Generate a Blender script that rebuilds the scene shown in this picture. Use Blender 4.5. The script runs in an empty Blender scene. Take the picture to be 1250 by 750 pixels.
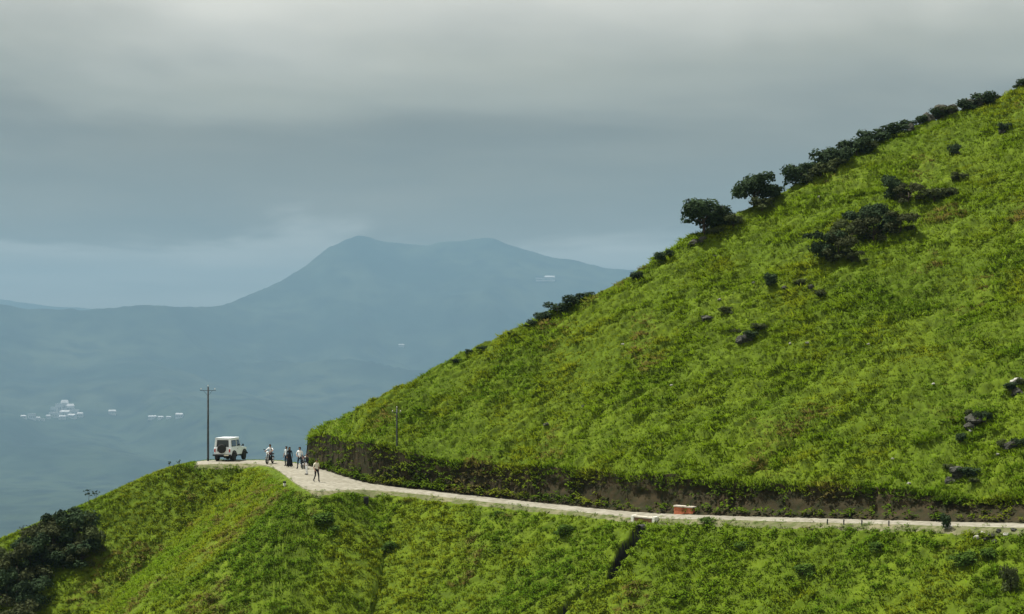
import bpy, bmesh, math, random
import numpy as np
from mathutils import Vector, Matrix

R = math.radians
rng = np.random.default_rng(7)
random.seed(7)
scene = bpy.context.scene
COL = scene.collection

# ---------------------------------------------------------------- camera
F = 1982.0          # focal length in units of a 1250 wide picture
CZ = 9.0            # eye height above the road
HY = 430.0          # picture row of the horizon
cam = bpy.data.objects.new('camera', bpy.data.cameras.new('camera'))
COL.objects.link(cam)
cam.location = (0, 0, CZ)
cam.rotation_euler = (R(90), 0, 0)
cam.data.sensor_fit = 'HORIZONTAL'
cam.data.sensor_width = 36.0
cam.data.lens = 36.0 * F / 1250.0
cam.data.shift_y = (HY - 375.0) / 1250.0
cam.data.clip_start = 0.3
cam.data.clip_end = 60000
scene.camera = cam

# ---------------------------------------------------------------- world, sun, exposure
SUN = Vector((-0.34, 0.12, 0.90)).normalized()
sun_el = math.asin(SUN.z)
sun_az = math.atan2(SUN.x, SUN.y)
world = bpy.data.worlds.new('World')
scene.world = world
world.use_nodes = True
wt = world.node_tree
wt.nodes.clear()
def WN(t, **k):
    n = wt.nodes.new(t)
    for a, b in k.items():
        setattr(n, a, b)
    return n
wl = wt.links.new
w_out = WN('ShaderNodeOutputWorld')
sky = WN('ShaderNodeTexSky', sky_type='NISHITA', sun_disc=False)
sky.sun_elevation = sun_el
sky.sun_rotation = sun_az
bg_sky = WN('ShaderNodeBackground'); bg_sky.inputs['Strength'].default_value = 0.08
wl(sky.outputs[0], bg_sky.inputs[0])
tc = WN('ShaderNodeTexCoord')
sep = WN('ShaderNodeSeparateXYZ'); wl(tc.outputs['Generated'], sep.inputs[0])
zc = WN('ShaderNodeMath', operation='MAXIMUM'); zc.inputs[1].default_value = 0.0
wl(sep.outputs['Z'], zc.inputs[0])
zd = WN('ShaderNodeMath', operation='ADD'); zd.inputs[1].default_value = 0.10
wl(zc.outputs[0], zd.inputs[0])
dx = WN('ShaderNodeMath', operation='DIVIDE'); wl(sep.outputs['X'], dx.inputs[0]); wl(zd.outputs[0], dx.inputs[1])
dy = WN('ShaderNodeMath', operation='DIVIDE'); wl(sep.outputs['Y'], dy.inputs[0]); wl(zd.outputs[0], dy.inputs[1])
cmb = WN('ShaderNodeCombineXYZ'); wl(dx.outputs[0], cmb.inputs[0]); wl(dy.outputs[0], cmb.inputs[1])
nz1 = WN('ShaderNodeTexNoise'); nz1.inputs['Scale'].default_value = 0.55; nz1.inputs['Detail'].default_value = 5
nz1.inputs['Roughness'].default_value = 0.5; nz1.inputs['Distortion'].default_value = 0.4
wl(cmb.outputs[0], nz1.inputs['Vector'])
# the cloud base undulates: the row of the deck's dark edge wanders with the same noise
na = WN('ShaderNodeMath', operation='MULTIPLY_ADD'); na.inputs[1].default_value = 0.20; na.inputs[2].default_value = -0.10
wl(nz1.outputs['Fac'], na.inputs[0])
ze = WN('ShaderNodeMath', operation='ADD'); wl(zc.outputs[0], ze.inputs[0]); wl(na.outputs[0], ze.inputs[1])
ramp = WN('ShaderNodeValToRGB')
cr = ramp.color_ramp
cr.interpolation = 'EASE'
stops = [(0.0, (.44, .40, .34)), (0.058, (.40, .375, .32)), (0.080, (.165, .135, .085)), (0.115, (.14, .115, .066)),
         (0.16, (.27, .245, .175)), (0.23, (.54, .50, .415)), (0.5, (.50, .47, .40)), (1.0, (.45, .43, .37))]
cr.elements[0].position, cr.elements[0].color = stops[0][0], (*stops[0][1], 1)
cr.elements[1].position, cr.elements[1].color = stops[-1][0], (*stops[-1][1], 1)
for p, c in stops[1:-1]:
    e = cr.elements.new(p); e.color = (*c, 1)
wl(ze.outputs[0], ramp.inputs[0])
nz2 = WN('ShaderNodeTexNoise'); nz2.inputs['Scale'].default_value = 1.3; nz2.inputs['Detail'].default_value = 4
wl(cmb.outputs[0], nz2.inputs['Vector'])
mr = WN('ShaderNodeMapRange'); mr.inputs['From Min'].default_value = 0.25; mr.inputs['From Max'].default_value = 0.75
mr.inputs['To Min'].default_value = 0.80; mr.inputs['To Max'].default_value = 1.24
wl(nz2.outputs['Fac'], mr.inputs['Value'])
vm = WN('ShaderNodeVectorMath', operation='SCALE'); wl(ramp.outputs[0], vm.inputs[0]); wl(mr.outputs[0], vm.inputs['Scale'])
bg_c = WN('ShaderNodeBackground'); wl(vm.outputs[0], bg_c.inputs[0]); bg_c.inputs[1].default_value = 1.0
mixw = WN('ShaderNodeMixShader'); mixw.inputs[0].default_value = 0.9
wl(bg_sky.outputs[0], mixw.inputs[1]); wl(bg_c.outputs[0], mixw.inputs[2]); wl(mixw.outputs[0], w_out.inputs[0])

sun = bpy.data.objects.new('sun', bpy.data.lights.new('sun', 'SUN'))
COL.objects.link(sun)
sun.data.energy = 5.0
sun.data.angle = R(2.0)
sun.data.color = (1.0, 0.96, 0.88)
sun.rotation_euler = (-SUN).to_track_quat('-Z', 'Y').to_euler()
sun.location = SUN * 100

scene.view_settings.view_transform = 'Standard'
scene.view_settings.look = 'None'
scene.view_settings.exposure = 0.8
scene.view_settings.gamma = 1.0
scene.view_settings.use_curve_mapping = False
scene.render.engine = 'CYCLES'
cy = scene.cycles
cy.use_denoising = True
cy.max_bounces = 5; cy.diffuse_bounces = 2; cy.glossy_bounces = 2; cy.transmission_bounces = 4
cy.volume_bounces = 1; cy.transparent_max_bounces = 6
cy.caustics_reflective = False; cy.caustics_refractive = False
cy.sample_clamp_indirect = 5.0

# ---------------------------------------------------------------- helpers
def tag(o, label=None, cat=None, group=None, kind=None):
    if label: o['label'] = label
    if cat: o['category'] = cat
    if group: o['group'] = group
    if kind: o['kind'] = kind
    return o

def empty(name, loc=(0, 0, 0), rz=0.0, label=None, cat=None, group=None):
    o = bpy.data.objects.new(name, None)
    COL.objects.link(o)
    o.location = loc; o.rotation_euler = (0, 0, rz)
    o.empty_display_size = 0.2
    return tag(o, label, cat, group)

def link(name, me, parent=None):
    o = bpy.data.objects.new(name, me)
    COL.objects.link(o)
    if parent is not None: o.parent = parent
    return o

def bobj(name, bm, mat, parent=None, smooth=False):
    me = bpy.data.meshes.new(name)
    bmesh.ops.recalc_face_normals(bm, faces=bm.faces)
    bm.to_mesh(me); bm.free()
    if mat is not None:
        for m in (mat if isinstance(mat, (list, tuple)) else [mat]): me.materials.append(m)
    if smooth: me.shade_smooth()
    return link(name, me, parent)

def npmesh(name, co, faces, mats=(), smooth=True, fmat=None, colors=None, normals=None):
    """faces: (n,k) int array, all the same k"""
    me = bpy.data.meshes.new(name)
    faces = np.asarray(faces, dtype=np.int32)
    n, k = faces.shape
    me.vertices.add(len(co)); me.vertices.foreach_set('co', np.asarray(co, dtype=np.float32).ravel())
    me.loops.add(n * k); me.loops.foreach_set('vertex_index', faces.ravel())
    me.polygons.add(n)
    me.polygons.foreach_set('loop_start', np.arange(n, dtype=np.int32) * k)
    me.polygons.foreach_set('loop_total', np.full(n, k, dtype=np.int32))
    for m in mats: me.materials.append(m)
    if fmat is not None: me.polygons.foreach_set('material_index', np.asarray(fmat, dtype=np.int32))
    me.polygons.foreach_set('use_smooth', np.full(n, smooth, dtype=bool))
    if colors is not None:
        a = me.color_attributes.new('Col', 'FLOAT_COLOR', 'POINT')
        c4 = np.ones((len(co), 4), dtype=np.float32); c4[:, :3] = colors
        a.data.foreach_set('color', c4.ravel())
    me.update(calc_edges=True)
    if normals is not None:
        a = me.attributes.new('custom_normal', 'FLOAT_VECTOR', 'POINT')
        a.data.foreach_set('vector', np.asarray(normals, dtype=np.float32).ravel())
    return me

def hash2(ix, iy, seed):
    h = (ix.astype(np.int64) * 374761393 + iy.astype(np.int64) * 668265263 + seed * 1442695041) & 0xFFFFFFFF
    h = ((h ^ (h >> 13)) * 1274126177) & 0xFFFFFFFF
    h = (h ^ (h >> 16)) & 0xFFFFFFFF
    return h / 4294967295.0

def vnoise(x, y, seed=0):
    x = np.asarray(x, float); y = np.asarray(y, float)
    ix = np.floor(x).astype(np.int64); iy = np.floor(y).astype(np.int64)
    fx = x - ix; fy = y - iy
    ux = fx * fx * fx * (fx * (fx * 6 - 15) + 10); uy = fy * fy * fy * (fy * (fy * 6 - 15) + 10)
    a = hash2(ix, iy, seed); b = hash2(ix + 1, iy, seed); c = hash2(ix, iy + 1, seed); d = hash2(ix + 1, iy + 1, seed)
    return a + (b - a) * ux + (c - a) * uy + (a - b - c + d) * ux * uy

def fbm(x, y, seed=0, octs=4, gain=0.5):
    s = 0; amp = 1.0; tot = 0
    c, sn = math.cos(0.6), math.sin(0.6)
    for o in range(octs):
        s = s + amp * vnoise(x, y, seed + o * 17); tot += amp
        x, y = (x * c - y * sn) * 2.03 + 11.3, (x * sn + y * c) * 2.03 - 7.1
        amp *= gain
    return s / tot

def sstep(a, b, x):
    t = np.clip((x - a) / (b - a), 0, 1)
    return t * t * (3 - 2 * t)

# ---------------------------------------------------------------- materials
def mat(name, color, rough=0.7, metal=0.0, var=0.0, scale=5.0, bump=0.0, spec=0.3, col2=None, bscale=None):
    m = bpy.data.materials.new(name); m.use_nodes = True
    t = m.node_tree; b = t.nodes['Principled BSDF']
    b.inputs['Roughness'].default_value = rough; b.inputs['Metallic'].default_value = metal
    b.inputs['Specular IOR Level'].default_value = spec
    b.inputs['Base Color'].default_value = (*color, 1)
    if var or col2:
        co = t.nodes.new('ShaderNodeTexCoord')
        n = t.nodes.new('ShaderNodeTexNoise'); n.inputs['Scale'].default_value = scale; n.inputs['Detail'].default_value = 6
        t.links.new(co.outputs['Object'], n.inputs['Vector'])
        r = t.nodes.new('ShaderNodeValToRGB')
        r.color_ramp.elements[0].position = 0.3; r.color_ramp.elements[1].position = 0.7
        c2 = col2 if col2 else tuple(min(1, c * (1 + var)) for c in color)
        c1 = color if col2 else tuple(c * (1 - var) for c in color)
        r.color_ramp.elements[0].color = (*c1, 1); r.color_ramp.elements[1].color = (*c2, 1)
        t.links.new(n.outputs['Fac'], r.inputs[0]); t.links.new(r.outputs[0], b.inputs['Base Color'])
        if bump:
            n2 = t.nodes.new('ShaderNodeTexNoise'); n2.inputs['Scale'].default_value = bscale or scale * 3; n2.inputs['Detail'].default_value = 6
            t.links.new(co.outputs['Object'], n2.inputs['Vector'])
            bp = t.nodes.new('ShaderNodeBump'); bp.inputs['Strength'].default_value = bump; bp.inputs['Distance'].default_value = 0.05
            t.links.new(n2.outputs['Fac'], bp.inputs['Height']); t.links.new(bp.outputs[0], b.inputs['Normal'])
    return m

def leaf_mat(name, trans=0.3, attr=True, color=(0.05, 0.09, 0.02), var=0.5, scale=1.5):
    m = bpy.data.materials.new(name); m.use_nodes = True
    t = m.node_tree; b = t.nodes['Principled BSDF']; out = t.nodes['Material Output']
    b.inputs['Roughness'].default_value = 0.8; b.inputs['Specular IOR Level'].default_value = 0.04
    tr = t.nodes.new('ShaderNodeBsdfTranslucent')
    mx = t.nodes.new('ShaderNodeMixShader'); mx.inputs[0].default_value = trans
    if attr:
        a = t.nodes.new('ShaderNodeVertexColor'); a.layer_name = 'Col'; src = a.outputs[0]
    else:
        co = t.nodes.new('ShaderNodeTexCoord'); n = t.nodes.new('ShaderNodeTexNoise')
        n.inputs['Scale'].default_value = scale; n.inputs['Detail'].default_value = 4
        t.links.new(co.outputs['Object'], n.inputs['Vector'])
        r = t.nodes.new('ShaderNodeValToRGB'); r.color_ramp.elements[0].position = 0.3; r.color_ramp.elements[1].position = 0.7
        r.color_ramp.elements[0].color = (*[c * (1 - var) for c in color], 1); r.color_ramp.elements[1].color = (*[c * (1 + var) for c in color], 1)
        t.links.new(n.outputs['Fac'], r.inputs[0]); src = r.outputs[0]
    t.links.new(src, b.inputs['Base Color']); t.links.new(src, tr.inputs['Color'])
    t.links.new(b.outputs[0], mx.inputs[1]); t.links.new(tr.outputs[0], mx.inputs[2]); t.links.new(mx.outputs[0], out.inputs['Surface'])
    return m

def ground_mat(name, cols, scales=(0.12, 0.9), bump=0.4):
    """three colours mixed by two noises in world metres"""
    m = bpy.data.materials.new(name); m.use_nodes = True
    t = m.node_tree; b = t.nodes['Principled BSDF']
    b.inputs['Roughness'].default_value = 0.9; b.inputs['Specular IOR Level'].default_value = 0.1
    g = t.nodes.new('ShaderNodeNewGeometry')
    n1 = t.nodes.new('ShaderNodeTexNoise'); n1.inputs['Scale'].default_value = scales[0]; n1.inputs['Detail'].default_value = 5
    n2 = t.nodes.new('ShaderNodeTexNoise'); n2.inputs['Scale'].default_value = scales[1]; n2.inputs['Detail'].default_value = 6
    for n in (n1, n2): t.links.new(g.outputs['Position'], n.inputs['Vector'])
    def ramp2(n, a, c, lo, hi):
        r = t.nodes.new('ShaderNodeValToRGB'); r.color_ramp.elements[0].position = lo; r.color_ramp.elements[1].position = hi
        r.color_ramp.elements[0].color = (*a, 1); r.color_ramp.elements[1].color = (*c, 1)
        t.links.new(n.outputs['Fac'], r.inputs[0]); return r
    r1 = ramp2(n1, cols[0], cols[1], 0.38, 0.62)
    mx = t.nodes.new('ShaderNodeMix'); mx.data_type = 'RGBA'
    r2 = ramp2(n2, (0, 0, 0), (1, 1, 1), 0.42, 0.68)
    t.links.new(r2.outputs[0], mx.inputs['Factor']); t.links.new(r1.outputs[0], mx.inputs['A'])
    mx.inputs['B'].default_value = (*cols[2], 1)
    t.links.new(mx.outputs['Result'], b.inputs['Base Color'])
    bp = t.nodes.new('ShaderNodeBump'); bp.inputs['Strength'].default_value = bump; bp.inputs['Distance'].default_value = 0.1 / scales[1]
    t.links.new(n2.outputs['Fac'], bp.inputs['Height']); t.links.new(bp.outputs[0], b.inputs['Normal'])
    return m

M = {}
M['turf'] = ground_mat('turf', [(.068, .108, .005), (.090, .132, .006), (.044, .068, .004)], (0.15, 1.6), 0.6)  # shade between the tussocks is put into this darker ground colour
M['bank'] = ground_mat('bank_earth', [(.024, .020, .009), (.040, .031, .015), (.015, .018, .006)], (0.35, 2.2), 0.9)
M['road'] = ground_mat('pale_road', [(.225, .212, .17), (.27, .257, .212), (.15, .14, .105)], (0.4, 3.0), 0.3)
M['shoulder'] = ground_mat('dry_shoulder', [(.10, .105, .05), (.16, .15, .09), (.06, .08, .02)], (0.5, 2.5), 0.5)
M['forest'] = ground_mat('far_forest', [(.008, .020, .014), (.032, .048, .024), (.005, .012, .009)], (0.0009, 0.008), 0.8)
M['mountain'] = ground_mat('mountain_forest', [(.009, .022, .018), (.042, .056, .034), (.007, .015, .013)], (0.0011, 0.005), 0.9)
M['wetrock_holeshade'] = mat('wet_rock_and_hole_shade', (.012, .012, .011), 0.6, var=0.6, scale=3, bump=0.5)  # wet gully rock; also the painted darkness of the culvert pipe
M['rock'] = mat('weathered_rock', (.018, .020, .016), 0.95, scale=2.6, bump=1.0, col2=(.085, .085, .070), spec=0.05)
M['palerock'] = mat('pale_rock', (.20, .20, .18), 0.9, scale=3, bump=0.8, col2=(.48, .47, .43), spec=0.1)
M['grass'] = leaf_mat('grass_blade', 0.35)
M['herb'] = leaf_mat('herb_leaf', 0.3)
M['leaf_dark'] = leaf_mat('dark_evergreen_leaf', 0.15, False, (.030, .050, .022), 0.6, 1.2)
M['leaf_mid'] = leaf_mat('mid_green_leaf', 0.25, False, (.060, .110, .016), 0.5, 1.2)
M['leaf_dry'] = leaf_mat('dry_brown_leaf', 0.2, False, (.046, .054, .022), 0.55, 1.4)
M['leaf_olive'] = leaf_mat('olive_leaf', 0.2, False, (.055, .070, .026), 0.5, 1.4)
M['bark'] = mat('bark', (.055, .042, .030), 0.9, var=0.4, scale=8, bump=0.6)
M['white_paint'] = mat('white_car_paint', (.80, .85, .89), 0.3, var=0.03, scale=3, spec=0.5)
M['black_rubber'] = mat('black_rubber', (.018, .018, .018), 0.8, var=0.3, scale=20)
M['dark_metal'] = mat('dark_metal', (.03, .03, .032), 0.45, 0.6, var=0.3, scale=10)
M['steel'] = mat('bright_steel', (.55, .56, .57), 0.35, 0.9, var=0.1, scale=10)
M['glass'] = mat('tinted_glass', (.02, .028, .032), 0.08, 0.0, var=0.2, scale=1, spec=0.9)
M['red_lens'] = mat('red_lens', (.45, .02, .015), 0.25, var=0.1, scale=10)
M['clear_lens'] = mat('clear_lens', (.7, .7, .68), 0.15, var=0.05, scale=10)
M['plate'] = mat('number_plate', (.65, .62, .5), 0.5, var=0.06, scale=10)
M['wood_pole'] = mat('grey_pole', (.045, .052, .056), 0.85, var=0.35, scale=6, bump=0.4)
M['porcelain'] = mat('porcelain', (.5, .48, .44), 0.3, var=0.1, scale=10)
M['concrete'] = mat('stained_concrete', (.36, .33, .27), 0.9, scale=2.5, bump=0.5, col2=(.56, .52, .45))
M['brick_red'] = mat('orange_red_plaster', (.36, .10, .045), 0.9, scale=4, bump=0.6, col2=(.48, .165, .08))
M['brown_plaster'] = mat('brown_plaster', (.15, .075, .045), 0.9, scale=3, bump=0.5, col2=(.27, .15, .09))
M['whitewash'] = mat('whitewash', (.58, .56, .50), 0.85, scale=5, bump=0.3, col2=(.78, .77, .72))
M['black_paint'] = mat('black_paint', (.015, .015, .016), 0.6, var=0.4, scale=8)
M['far_white'] = mat('far_white_wall', (.62, .63, .63), 0.8, var=0.06, scale=0.05)
M['far_roof'] = mat('far_pale_roof', (.44, .45, .46), 0.7, var=0.15, scale=0.05)
M['far_window'] = mat('far_window', (.06, .07, .08), 0.3, var=0.1, scale=0.1)
M['skin'] = mat('skin', (.26, .14, .085), 0.55, var=0.1, scale=12)
M['hair'] = mat('black_hair', (.010, .009, .009), 0.5, var=0.3, scale=30)
def cloth(name, c): return mat(name, c, 0.85, var=0.12, scale=9, bump=0.3, spec=0.15)
M['c_white'] = cloth('white_cotton', (.76, .77, .78))
M['c_paleblue'] = cloth('pale_blue_cotton', (.55, .62, .66))
M['c_cream'] = cloth('cream_cotton', (.60, .56, .46))
M['c_black'] = cloth('black_cloth', (.014, .014, .018))
M['c_navy'] = cloth('navy_denim', (.022, .028, .045))
M['c_char'] = cloth('charcoal_cloth', (.035, .034, .036))
M['bike_red'] = mat('dark_red_paint', (.10, .012, .012), 0.3, var=0.1, scale=5, spec=0.6)

# ---------------------------------------------------------------- the shape of the ground
# Everything below is in metres on the ground plan; the columns fan out from the
# view point (p), the rows run away from it (Y).
def PX(X, Y): return 625.0 + F * X / Y
def WX(p, Y): return (p - 625.0) / F * Y
def zray(py, Y): return CZ - (py - HY) / F * Y

fp = np.arange(-900.0, 2101.0, 1.0)
def table(xs, ys, sig=7):
    v = np.interp(fp, xs, ys)
    k = np.exp(-0.5 * (np.arange(-4 * sig, 4 * sig + 1) / sig) ** 2); k /= k.sum()
    return np.convolve(np.pad(v, 4 * sig, mode='edge'), k, mode='valid')
zr_t = table([-900, -500, -220, 0, 110, 200, 235, 385, 450, 550, 650, 770, 850, 1000, 1250, 1500, 2100],
             [zray(1000, 100), zray(860, 112), zray(750, 120), zray(660, 127), zray(614, 130), zray(573, 133), -.30, -.30, -.6, -.8, -.9, -.9, -.7, -.4, .1, .4, .8], 9)
np_px = [235, 250, 300, 320, 335, 345, 360, 372, 385, 400, 420, 450, 480, 550, 650, 770, 850, 1000, 1150, 1250, 1500, 2100]
np_ny = [567.5, 567, 566, 567, 571, 578, 590, 597, 600, 600, 598, 598, 600, 608, 619, 632, 634, 638, 642, 644.5, 651, 661]
np_fy = [565, 562, 562, 562, 562.5, 563, 565, 568, 571, 575, 582, 590, 594, 602, 613, 625, 629, 633, 637, 639, 645, 652]
def zr_at(p): return np.interp(p, fp, zr_t)
def _edge(ys):
    left = [(-900, 100), (-500, 112), (-220, 120), (0, 127), (110, 130), (200, 133)]
    xs = [a for a, _ in left]; vs = [b for _, b in left]
    for p, y in zip(np_px, ys):
        xs.append(p); vs.append(F * (CZ - zr_at(p)) / (y - HY))
    return xs, vs
yn_t = table(*_edge(np_ny), 5)
yf_t = table(*_edge(np_fy), 5)
yf_t = np.maximum(yf_t, yn_t + 0.3)
def Yn(p): return np.interp(p, fp, yn_t)
def Yf(p): return np.interp(p, fp, yf_t)
VERGE, BANKW = 0.8, 0.8
banktop_t = table([300, 372, 400, 440, 485, 560, 650, 700, 800, 900, 1000, 1100, 1160, 1250, 1500, 2100],
                  [527, 529, 532, 540, 549, 562, 572, 575, 578, 586, 590, 600, 609, 606, 600, 590], 8)
Yb_t = yf_t + VERGE + BANKW
zb_t = CZ - (banktop_t - HY) / F * Yb_t
ridge_t = table([300, 372, 390, 400, 450, 500, 550, 600, 640, 700, 760, 800, 830, 900, 950, 1000, 1050, 1100, 1150, 1200, 1250, 1350, 1480, 1700, 2100],
                [545, 531, 524, 519, 496, 469, 440, 417, 399, 370, 346, 320, 301, 265, 240, 214, 182, 162, 147, 129, 107, 66, 20, -40, -120], 8)
E_t = (HY - ridge_t) / F
MU = 0.60
YR_t = (CZ - zb_t + MU * Yb_t) / (MU - E_t)
YR_t = np.maximum(YR_t, Yb_t + 0.8)
dl_t = np.zeros_like(fp)
KS = 0.7
def upper(Y, yb, zb, yr, dl):
    za = zb + MU * (Y - yb)
    zc_ = zb + MU * (yr - yb) + dl - 0.5 * (Y - yr)
    mn = np.minimum(za, zc_)
    return mn - KS * np.log(np.exp(-(za - mn) / KS) + np.exp(-(zc_ - mn) / KS))
_off = np.linspace(-12, 20, 120)[None, :]
for _ in range(12):
    YY = np.maximum(YR_t[:, None] + _off, Yb_t[:, None])
    zz = upper(YY, Yb_t[:, None], zb_t[:, None], YR_t[:, None], dl_t[:, None])
    el = ((zz - CZ) / YY).max(axis=1)
    dl_t = np.clip(dl_t + (E_t - el) * YR_t * 0.9, -3, 4)
def lut(t): return lambda p: np.interp(p, fp, t)
Yb, zb, YR, DL = lut(Yb_t), lut(zb_t), lut(YR_t), lut(dl_t)

# road's near edge as a plan polyline; the lower slope falls away from it
ep = np.concatenate([np.arange(-900, 220, 20), np.arange(220, 520, 4), np.arange(520, 2100, 20)]).astype(float)
EY = Yn(ep); EX = WX(ep, EY); EZ = zr_at(ep)
def edge_dist(X, Y):
    X = X.ravel(); Y = Y.ravel()
    best = np.full(X.shape, 1e9); bz = np.zeros(X.shape)
    ax, ay, bx, by = EX[:-1], EY[:-1], EX[1:], EY[1:]
    for i in range(len(ax)):
        vx, vy = bx[i] - ax[i], by[i] - ay[i]
        t = np.clip(((X - ax[i]) * vx + (Y - ay[i]) * vy) / (vx * vx + vy * vy), 0, 1)
        d = (X - ax[i] - t * vx) ** 2 + (Y - ay[i] - t * vy) ** 2
        k = d < best
        best[k] = d[k]; bz[k] = (EZ[i] + (EZ[i + 1] - EZ[i]) * t)[k]
    return np.sqrt(best), bz

# the drainage gully under the culvert, in plan (filled in below)
GUL = []
def gully_dist(X, Y):
    best = np.full(X.shape, 1e9)
    for line in GUL:
        for (a, b) in zip(line[:-1], line[1:]):
            vx, vy = b[0] - a[0], b[1] - a[1]
            t = np.clip(((X - a[0]) * vx + (Y - a[1]) * vy) / (vx * vx + vy * vy), 0, 1)
            best = np.minimum(best, np.hypot(X - a[0] - t * vx, Y - a[1] - t * vy) / (a[2] + (b[2] - a[2]) * t))
    return best

def tussock(X, Y):
    wx = X + 0.5 * fbm(X / 1.7, Y / 1.7, 91, 2); wy = Y + 0.5 * fbm(X / 1.7 + 9, Y / 1.7, 92, 2)
    return fbm(wx / 0.95, wy / 0.5, 5, 3, 0.55)

def height(p, Y, detail=True):
    p = np.asarray(p, float); Y = np.asarray(Y, float)
    shp = np.broadcast(p, Y).shape
    p = np.broadcast_to(p, shp).ravel().copy(); Y = np.broadcast_to(Y, shp).ravel().copy()
    X = WX(p, Y)
    yn, yf, zr = Yn(p), Yf(p), zr_at(p)
    z = np.array(zr)
    # below the road
    lo = Y < yn
    if lo.any():
        Xl, Yl = X[lo], Y[lo]
        d, ez = edge_dist(Xl, Yl)
        zz = ez - 0.70 * (np.sqrt(d * d + 0.25) - 0.5) - 0.0 * d
        if detail:
            f = sstep(0.5, 3.5, d)
            zz = zz + f * (0.8 * (fbm(Xl / 7, Yl / 7, 31, 3) - 0.5))
            f2 = sstep(0.2, 1.2, d)
            zz = zz + f2 * 0.22 * (sstep(0.40, 0.75, tussock(Xl, Yl)) - 0.25) + f2 * 0.25 * (fbm(Xl / 1.5, Yl / 1.5, 47, 3) - 0.5)
        if GUL:
            gd = gully_dist(Xl, Yl)
            zz = zz - 1.5 * np.exp(-gd ** 4) * sstep(1.0, 1.6, d)
        zc2 = 7.3 - 0.55 * Yl + 0.6 * (fbm(Xl / 4, Yl / 4, 77, 3) - 0.5)
        k = 1.5
        mx_ = np.maximum(zz, zc2)
        z[lo] = mx_ + k * np.log(np.exp((zz - mx_) / k) + np.exp((zc2 - mx_) / k))
    # road
    rd = (Y >= yn) & (Y <= yf)
    if rd.any() and detail:
        z[rd] = z[rd] + 0.05 * (fbm(X[rd] / 1.2, Y[rd] / 1.2, 3, 3) - 0.5)
    # beyond the road
    up = Y > yf
    if up.any():
        Xu, Yu, pu = X[up], Y[up], p[up]
        s = Yu - yf[up]
        fall = zr[up] - 0.45 * (np.sqrt(s * s + 4) - 2)
        yb, zb_ = Yb(pu), zb(pu)
        zv = zr[up] + 0.35 * np.clip(s / VERGE, 0, 1)
        t = np.clip((s - VERGE) / BANKW, 0, 1)
        zbk = zv + (zb_ - zv) * t ** 0.85
        u = upper(np.maximum(Yu, yb), yb, zb_, YR(pu), DL(pu))
        if detail:
            ss = sstep(0.3, 3.0, Yu - yb)
            u = u + ss * 0.5 * (fbm(Xu / 6, Yu / 6, 61, 3) - 0.5)
            s2 = sstep(0.0, 0.8, Yu - yb)
            zz0 = zb_ + MU * (Yu - yb)
            tw = fbm(Xu / 5.0, Yu / 5.0, 71, 3)
            u = u + s2 * 0.11 * np.sin(2 * math.pi * (zz0 / 0.95 + 2.6 * tw)) * sstep(.35, .6, fbm(Xu / 4.0, Yu / 2.5, 73, 3))
            u = u + s2 * (0.32 * (sstep(0.44, 0.62, tussock(Xu, Yu)) - 0.3)) + 0.18 * (fbm(Xu / 1.1, Yu / 0.7, 67, 3) - 0.5)
            u = u + 0.75 * (fbm(Xu / 2.4, Yu / 6, 68, 4) - 0.5) * (1 - sstep(0, 1.6, Yu - yb))
        lower_zb = upper(yb, yb, zb_, YR(pu), DL(pu))
        zbk = zv + (np.minimum(zb_, lower_zb + 0.3) + (0.75 * (fbm(Xu / 2.4, Yu / 6, 68, 4) - 0.5) if detail else 0) - zv) * t ** 0.85
        hill = np.where(s < VERGE + BANKW, zbk, u)
        w = sstep(0, 1, (pu - 370.5 - np.maximum(0, Yu - 134) * 1.3) / 5.0)
        z[up] = fall + (hill - fall) * w
    return z.reshape(shp)

def locate(px, py, y0=62.0, y1=165.0, detail=True):
    """the point of the ground seen at a picture position"""
    Ys = np.arange(y0, y1, 0.06)
    z = height(np.full_like(Ys, px), Ys, detail)
    hit = np.nonzero(z >= zray(py, Ys))[0]
    if len(hit) == 0:
        k = int(np.argmax((z - CZ) / Ys))
    else:
        k = hit[0]
    return Vector((WX(px, Ys[k]), Ys[k], z[k]))

_gl = []
for line in (((785, 647, .16), (777, 655, .30), (766, 673, .44), (753, 696, .34), (744, 712, .12)), ((716, 722, .12), (702, 735, .28), (688, 748, .28), (660, 790, .2))):
    _gl.append([(*locate(a, b, detail=False).xy, w) for a, b, w in line])
GUL = _gl

# ---------------------------------------------------------------- terrain mesh
cols = np.concatenate([np.linspace(-560, -40, 60, endpoint=False), np.arange(-40, 1295, 1.8), np.linspace(1295, 1800, 60)])
NCOL = len(cols)
yn, yf, yb, yr = Yn(cols), Yf(cols), Yb(cols), YR(cols)
def seg(a, b, n, power=1.0, end=False):
    t = (np.linspace(0, 1, n + 1) if end else np.linspace(0, 1, n, endpoint=False)) ** power
    return a[None, :] + (b - a)[None, :] * t[:, None]
one = np.ones_like(cols)
rows = [seg(0.6 * one, 50 * one, 40), seg(50 * one, yn - 19, 25), seg(yn - 19, yn - 0.9, 135), seg(yn - 0.9, yn, 7),
        seg(yn, yf, 8), seg(yf, yf + VERGE, 5), seg(yf + VERGE, yb, 14), seg(yb, yr + 2.5, 290), seg(yr + 2.5, 520 * one, 50, 2.0, True)]
names = ['a', 'a', 'low', 'shoulder', 'road', 'verge', 'bank', 'hill', 'hill']
starts = np.cumsum([0] + [r.shape[0] for r in rows])
GY = np.concatenate(rows, axis=0)
GP = np.broadcast_to(cols[None, :], GY.shape)
GZ = height(GP, GY)
GX = WX(GP, GY)
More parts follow.
